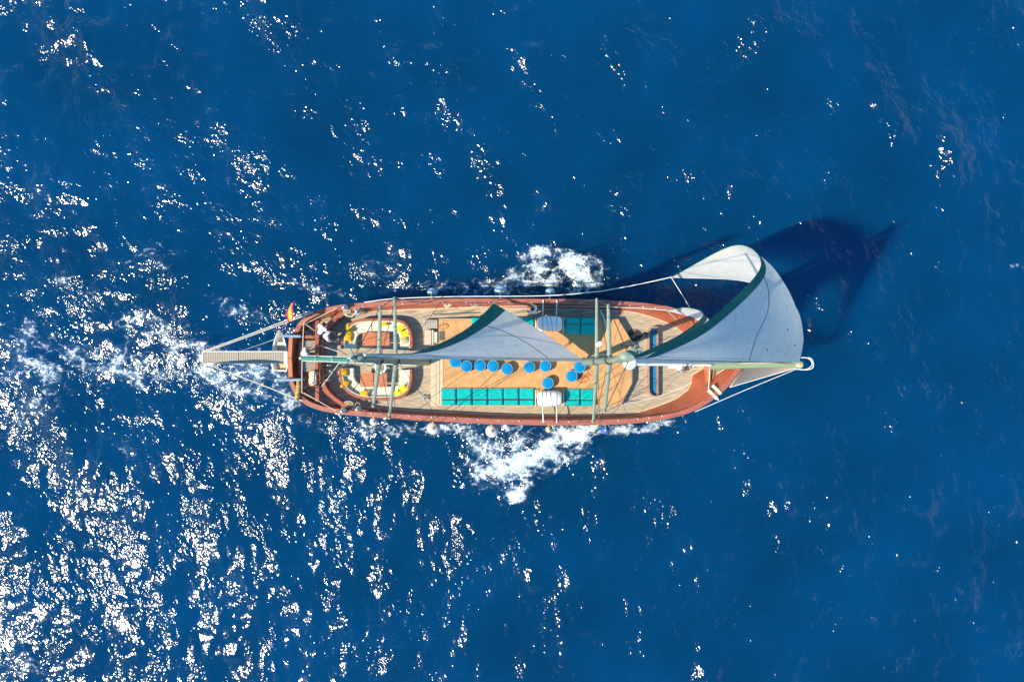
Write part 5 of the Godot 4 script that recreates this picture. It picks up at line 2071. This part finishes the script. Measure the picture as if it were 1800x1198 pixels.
# ---------------------------------------------------------------- people
func figure(bones: Array, cell: float) -> Geo:
	# bones: [from, to, radius, radius, colour]; joined smoothly and meshed as surface nets
	var lo := Vector3(99, 99, 99)
	var hi := -lo
	for b in bones:
		var m := maxf(b[2], b[3]) + cell * 3.0
		for p in [b[0], b[1]]:
			lo = lo.min(p - Vector3.ONE * m)
			hi = hi.max(p + Vector3.ONE * m)
	var n := Vector3i(((hi - lo) / cell).ceil()) + Vector3i.ONE
	var f := PackedFloat32Array()
	f.resize(n.x * n.y * n.z)
	f.fill(9.0)
	var soft := cell * 1.3
	for b in bones:
		var a: Vector3 = b[0]
		var d: Vector3 = b[1] - a
		var dd := maxf(d.length_squared(), 1e-9)
		var r0: float = b[2]
		var r1: float = b[3]
		var m := maxf(r0, r1) + cell * 2.6
		var i0 := Vector3i(((a.min(b[1]) - Vector3.ONE * m - lo) / cell).floor()).max(Vector3i.ZERO)
		var i1 := Vector3i(((a.max(b[1]) + Vector3.ONE * m - lo) / cell).ceil()).min(n - Vector3i.ONE)
		for z in range(i0.z, i1.z + 1):
			for y in range(i0.y, i1.y + 1):
				var q := (z * n.y + y) * n.x
				for x in range(i0.x, i1.x + 1):
					var p := lo + Vector3(x, y, z) * cell
					var t := clampf((p - a).dot(d) / dd, 0.0, 1.0)
					var s := p.distance_to(a + d * t) - lerpf(r0, r1, t)
					var o := f[q + x]
					var h := maxf(soft - absf(o - s), 0.0) / soft
					f[q + x] = minf(o, s) - h * h * soft * 0.25
	var idx := {}
	var vs := PackedVector3Array()
	var step := [1, n.x, n.x * n.y]
	for z in n.z - 1:
		for y in n.y - 1:
			var q := (z * n.y + y) * n.x
			for x in n.x - 1:
				var k := q + x
				var c := 0
				var sum := Vector3.ZERO
				var neg := 0
				for e in 8:
					if f[k + (e & 1) + ((e >> 1) & 1) * n.x + (e >> 2) * n.x * n.y] < 0.0: neg += 1
				if neg == 0 or neg == 8: continue
				for ax in 3:
					for e in 4:
						var o1 := step[(ax + 1) % 3] * (e & 1) as int
						var o2 := step[(ax + 2) % 3] * (e >> 1) as int
						var fa := f[k + o1 + o2]
						var fb: float = f[k + o1 + o2 + step[ax]]
						if (fa < 0.0) != (fb < 0.0):
							var p := Vector3.ZERO
							p[ax] = fa / (fa - fb)
							p[(ax + 1) % 3] = e & 1
							p[(ax + 2) % 3] = e >> 1
							sum += p
							c += 1
				idx[k] = vs.size()
				vs.append(lo + (Vector3(x, y, z) + sum / c) * cell)
	var nrm := PackedVector3Array()
	var cols := PackedColorArray()
	for p in vs:
		var best := 99.0
		var col := Color.WHITE
		var g := Vector3.ZERO
		for b in bones:
			var d: Vector3 = b[1] - b[0]
			var t := clampf((p - b[0]).dot(d) / maxf(d.length_squared(), 1e-9), 0.0, 1.0)
			var c: Vector3 = b[0] + d * t
			var s: float = p.distance_to(c) - lerpf(b[2], b[3], t)
			g += (p - c).normalized() * exp(-absf(s) / (cell * 0.8))
			if s < best:
				best = s
				col = b[4]
		nrm.append(g.normalized())
		cols.append(col)
	var out := Geo.new()
	for k in idx:
		for ax in 3:
			var a: int = step[(ax + 1) % 3]
			var b: int = step[(ax + 2) % 3]
			var fa := f[k]
			var fb: float = f[k + step[ax]]
			if (fa < 0.0) == (fb < 0.0): continue
			if not (idx.has(k - a) and idx.has(k - b) and idx.has(k - a - b)): continue
			var w := [idx[k], idx[k - a], idx[k - a - b], idx[k - b]]
			out.col = cols[w[0]]
			out.tri(vs[w[0]], vs[w[1]], vs[w[2]], nrm[w[0]], nrm[w[1]], nrm[w[2]])
			out.tri(vs[w[0]], vs[w[2]], vs[w[3]], nrm[w[0]], nrm[w[2]], nrm[w[3]])
	return out

func person(label: String, where: Vector3, yaw: float, lean: float, reach: float, knee: float, shirt: Color, legs: Color, hair: Color) -> void:
	# local axes: x ahead, z to the right hand; lean and reach in radians, knee 0 to 1
	var skin := Color(0.36, 0.20, 0.13)
	var shoe := Color(0.5, 0.5, 0.5)
	var hip := Vector3(-0.10 * knee - 0.12 * sin(lean), 0.93 - 0.28 * knee, 0)
	var up := Vector3(sin(lean), cos(lean), 0)
	var ahead := Vector3(cos(lean), -sin(lean), 0)
	var chest := hip + up * 0.36
	var neck := hip + up * 0.52
	var head := neck + (up * 0.75 + Vector3.UP * 0.25).normalized() * 0.16 + ahead * 0.03
	var bones := [
		[hip + Vector3(0, 0, -0.07), hip + Vector3(0, 0, 0.07), 0.12, 0.12, legs], [hip + up * 0.06, chest, 0.125, 0.14, shirt],
		[chest + Vector3(0, 0, -0.09), chest + Vector3(0, 0, 0.09), 0.115, 0.115, shirt], [neck - up * 0.06 + Vector3(0, 0, -0.14), neck - up * 0.06 + Vector3(0, 0, 0.14), 0.07, 0.07, shirt],
		[neck - up * 0.03, neck + (head - neck) * 0.6, 0.055, 0.052, skin], [head, head + ahead * 0.015 - up * 0.03, 0.092, 0.075, skin], [head + ahead * 0.085 - up * 0.01, head + ahead * 0.10 - up * 0.03, 0.014, 0.018, skin]]
	var extra := []
	for s in [-1.0, 1.0]:
		var h := hip + Vector3(0, -0.04, s * 0.09)
		var kn := Vector3(h.x + 0.10 + 0.22 * knee, 0.48 - 0.06 * knee, s * 0.12)
		var an := Vector3(kn.x - 0.08 - 0.10 * knee - 0.05 * s, 0.09, s * 0.13)
		bones.append([h, kn.lerp(h, 0.25), 0.092, 0.075, legs])
		bones.append([kn.lerp(h, 0.25), kn, 0.070, 0.058, skin])
		bones.append([kn, an, 0.055, 0.040, skin])
		bones.append([an + Vector3(-0.03, -0.045, 0), an + Vector3(0.16, -0.055, s * 0.02), 0.042, 0.034, shoe])
		var sh := neck - up * 0.06 + Vector3(0, 0, s * 0.19)
		var arm := (-up).rotated(Vector3.BACK, -lean).rotated(Vector3.BACK, lean * 0.3 + reach * (1.0 if s > 0 else 0.75))
		var el := sh + arm * 0.28 + Vector3(0, 0, s * 0.05)
		var fore := arm.rotated(Vector3.BACK, 0.45)
		var wr := el + fore * 0.25 + Vector3(0, 0, -s * 0.03)
		bones.append([sh, sh.lerp(el, 0.55), 0.062, 0.054, shirt])
		bones.append([sh.lerp(el, 0.5), el, 0.044, 0.040, skin])
		bones.append([el, wr, 0.040, 0.029, skin])
		bones.append([wr, wr + fore * 0.07, 0.030, 0.034, skin])
		extra.append([wr + fore * 0.08, fore, s])
	for ear in [-1.0, 1.0]:
		bones.append([head + Vector3(0, 0, ear * 0.085), head + Vector3(-0.01, -0.01, ear * 0.098), 0.016, 0.014, skin])
	var g := figure(bones, 0.021)
	g.col = skin
	for e in extra:
		var sd: Vector3 = Vector3(0, 0, 1).cross(e[1]).normalized()
		for k in 4:
			var root: Vector3 = e[0] + Vector3(0, 0, (k - 1.5) * 0.018)
			var ln: float = [0.065, 0.078, 0.074, 0.058][k]
			g.tube([root, root + e[1] * ln * 0.55, root + (e[1] + sd * 0.55).normalized() * ln], [0.010, 0.009, 0.007], 6)
		var th: Vector3 = e[0] - e[1] * 0.05 + Vector3(0, 0, -e[2] * 0.03)
		g.tube([th, th + (e[1] * 0.6 + Vector3(0, 0, -e[2] * 0.6) + sd * 0.3).normalized() * 0.05], [0.012, 0.009], 6)
	g.col = Color(0.02, 0.015, 0.01)
	for ear in [-1.0, 1.0]:
		g.lathe(xf(head + ahead * 0.085 + up * 0.012 + Vector3(0, 0, ear * 0.032)), [Vector2(0, -0.01), Vector2(0.01, 0), Vector2(0, 0.01)], 6)
	g.tube([head + ahead * 0.086 - up * 0.052 + Vector3(0, 0, -0.025), head + ahead * 0.086 - up * 0.052 + Vector3(0, 0, 0.025)], 0.006, 5)
	var t := thing("person", label, "person", where, "crew and guests on board", yaw)
	part("body", g, M.skin, t)
	var hg := Geo.new()
	hg.col = hair
	var hb := Basis(ahead, up, Vector3(0, 0, 1))
	var rows := []
	for i in 7:
		var row := []
		for j in 17:
			var th := PI * 0.62 * i / 6.0
			var ph := TAU * j / 16.0
			var d := Vector3(sin(th) * cos(ph), cos(th), sin(th) * sin(ph))
			var cut := 1.0 - 0.55 * maxf(0.0, cos(ph)) * maxf(0.0, sin(th))
			row.append(head + hb * (Vector3(d.x * 0.108 - 0.012, d.y * 0.115 * maxf(cut, 0.3) + 0.012, d.z * 0.102)))
		rows.append(row)
	hg.grid(rows, false)
	part("hair", hg, M.skin, t)

func crew() -> void:
	var white := Color(0.74, 0.76, 0.82)
	var navy := Color(0.02, 0.03, 0.07)
	var black := Color(0.01, 0.01, 0.012)
	var brown := Color(0.09, 0.05, 0.03)
	person("person in a white shirt bending over by the flag-side quarter, navy shorts", at(573, 583, DECK), 0.9, 0.9, 1.1, 0.35, white, navy, black)
	person("person in a white shirt reaching toward the sofa, brown hair, dark shorts", at(583, 592, DECK), -0.1, 0.55, 1.3, 0.2, white, navy, brown)
	person("person in a pale shirt at the helm, half hidden under the green boom", at(545, 621, DECK + 0.41), 0.35, 0.65, 1.3, 0.2, Color(0.50, 0.54, 0.72), navy, brown)
	person("person in a white shirt with black hair standing on the shaded side deck", at(938, 549, DECK), 2.4, 0.15, 0.4, 0.05, white, navy, black)
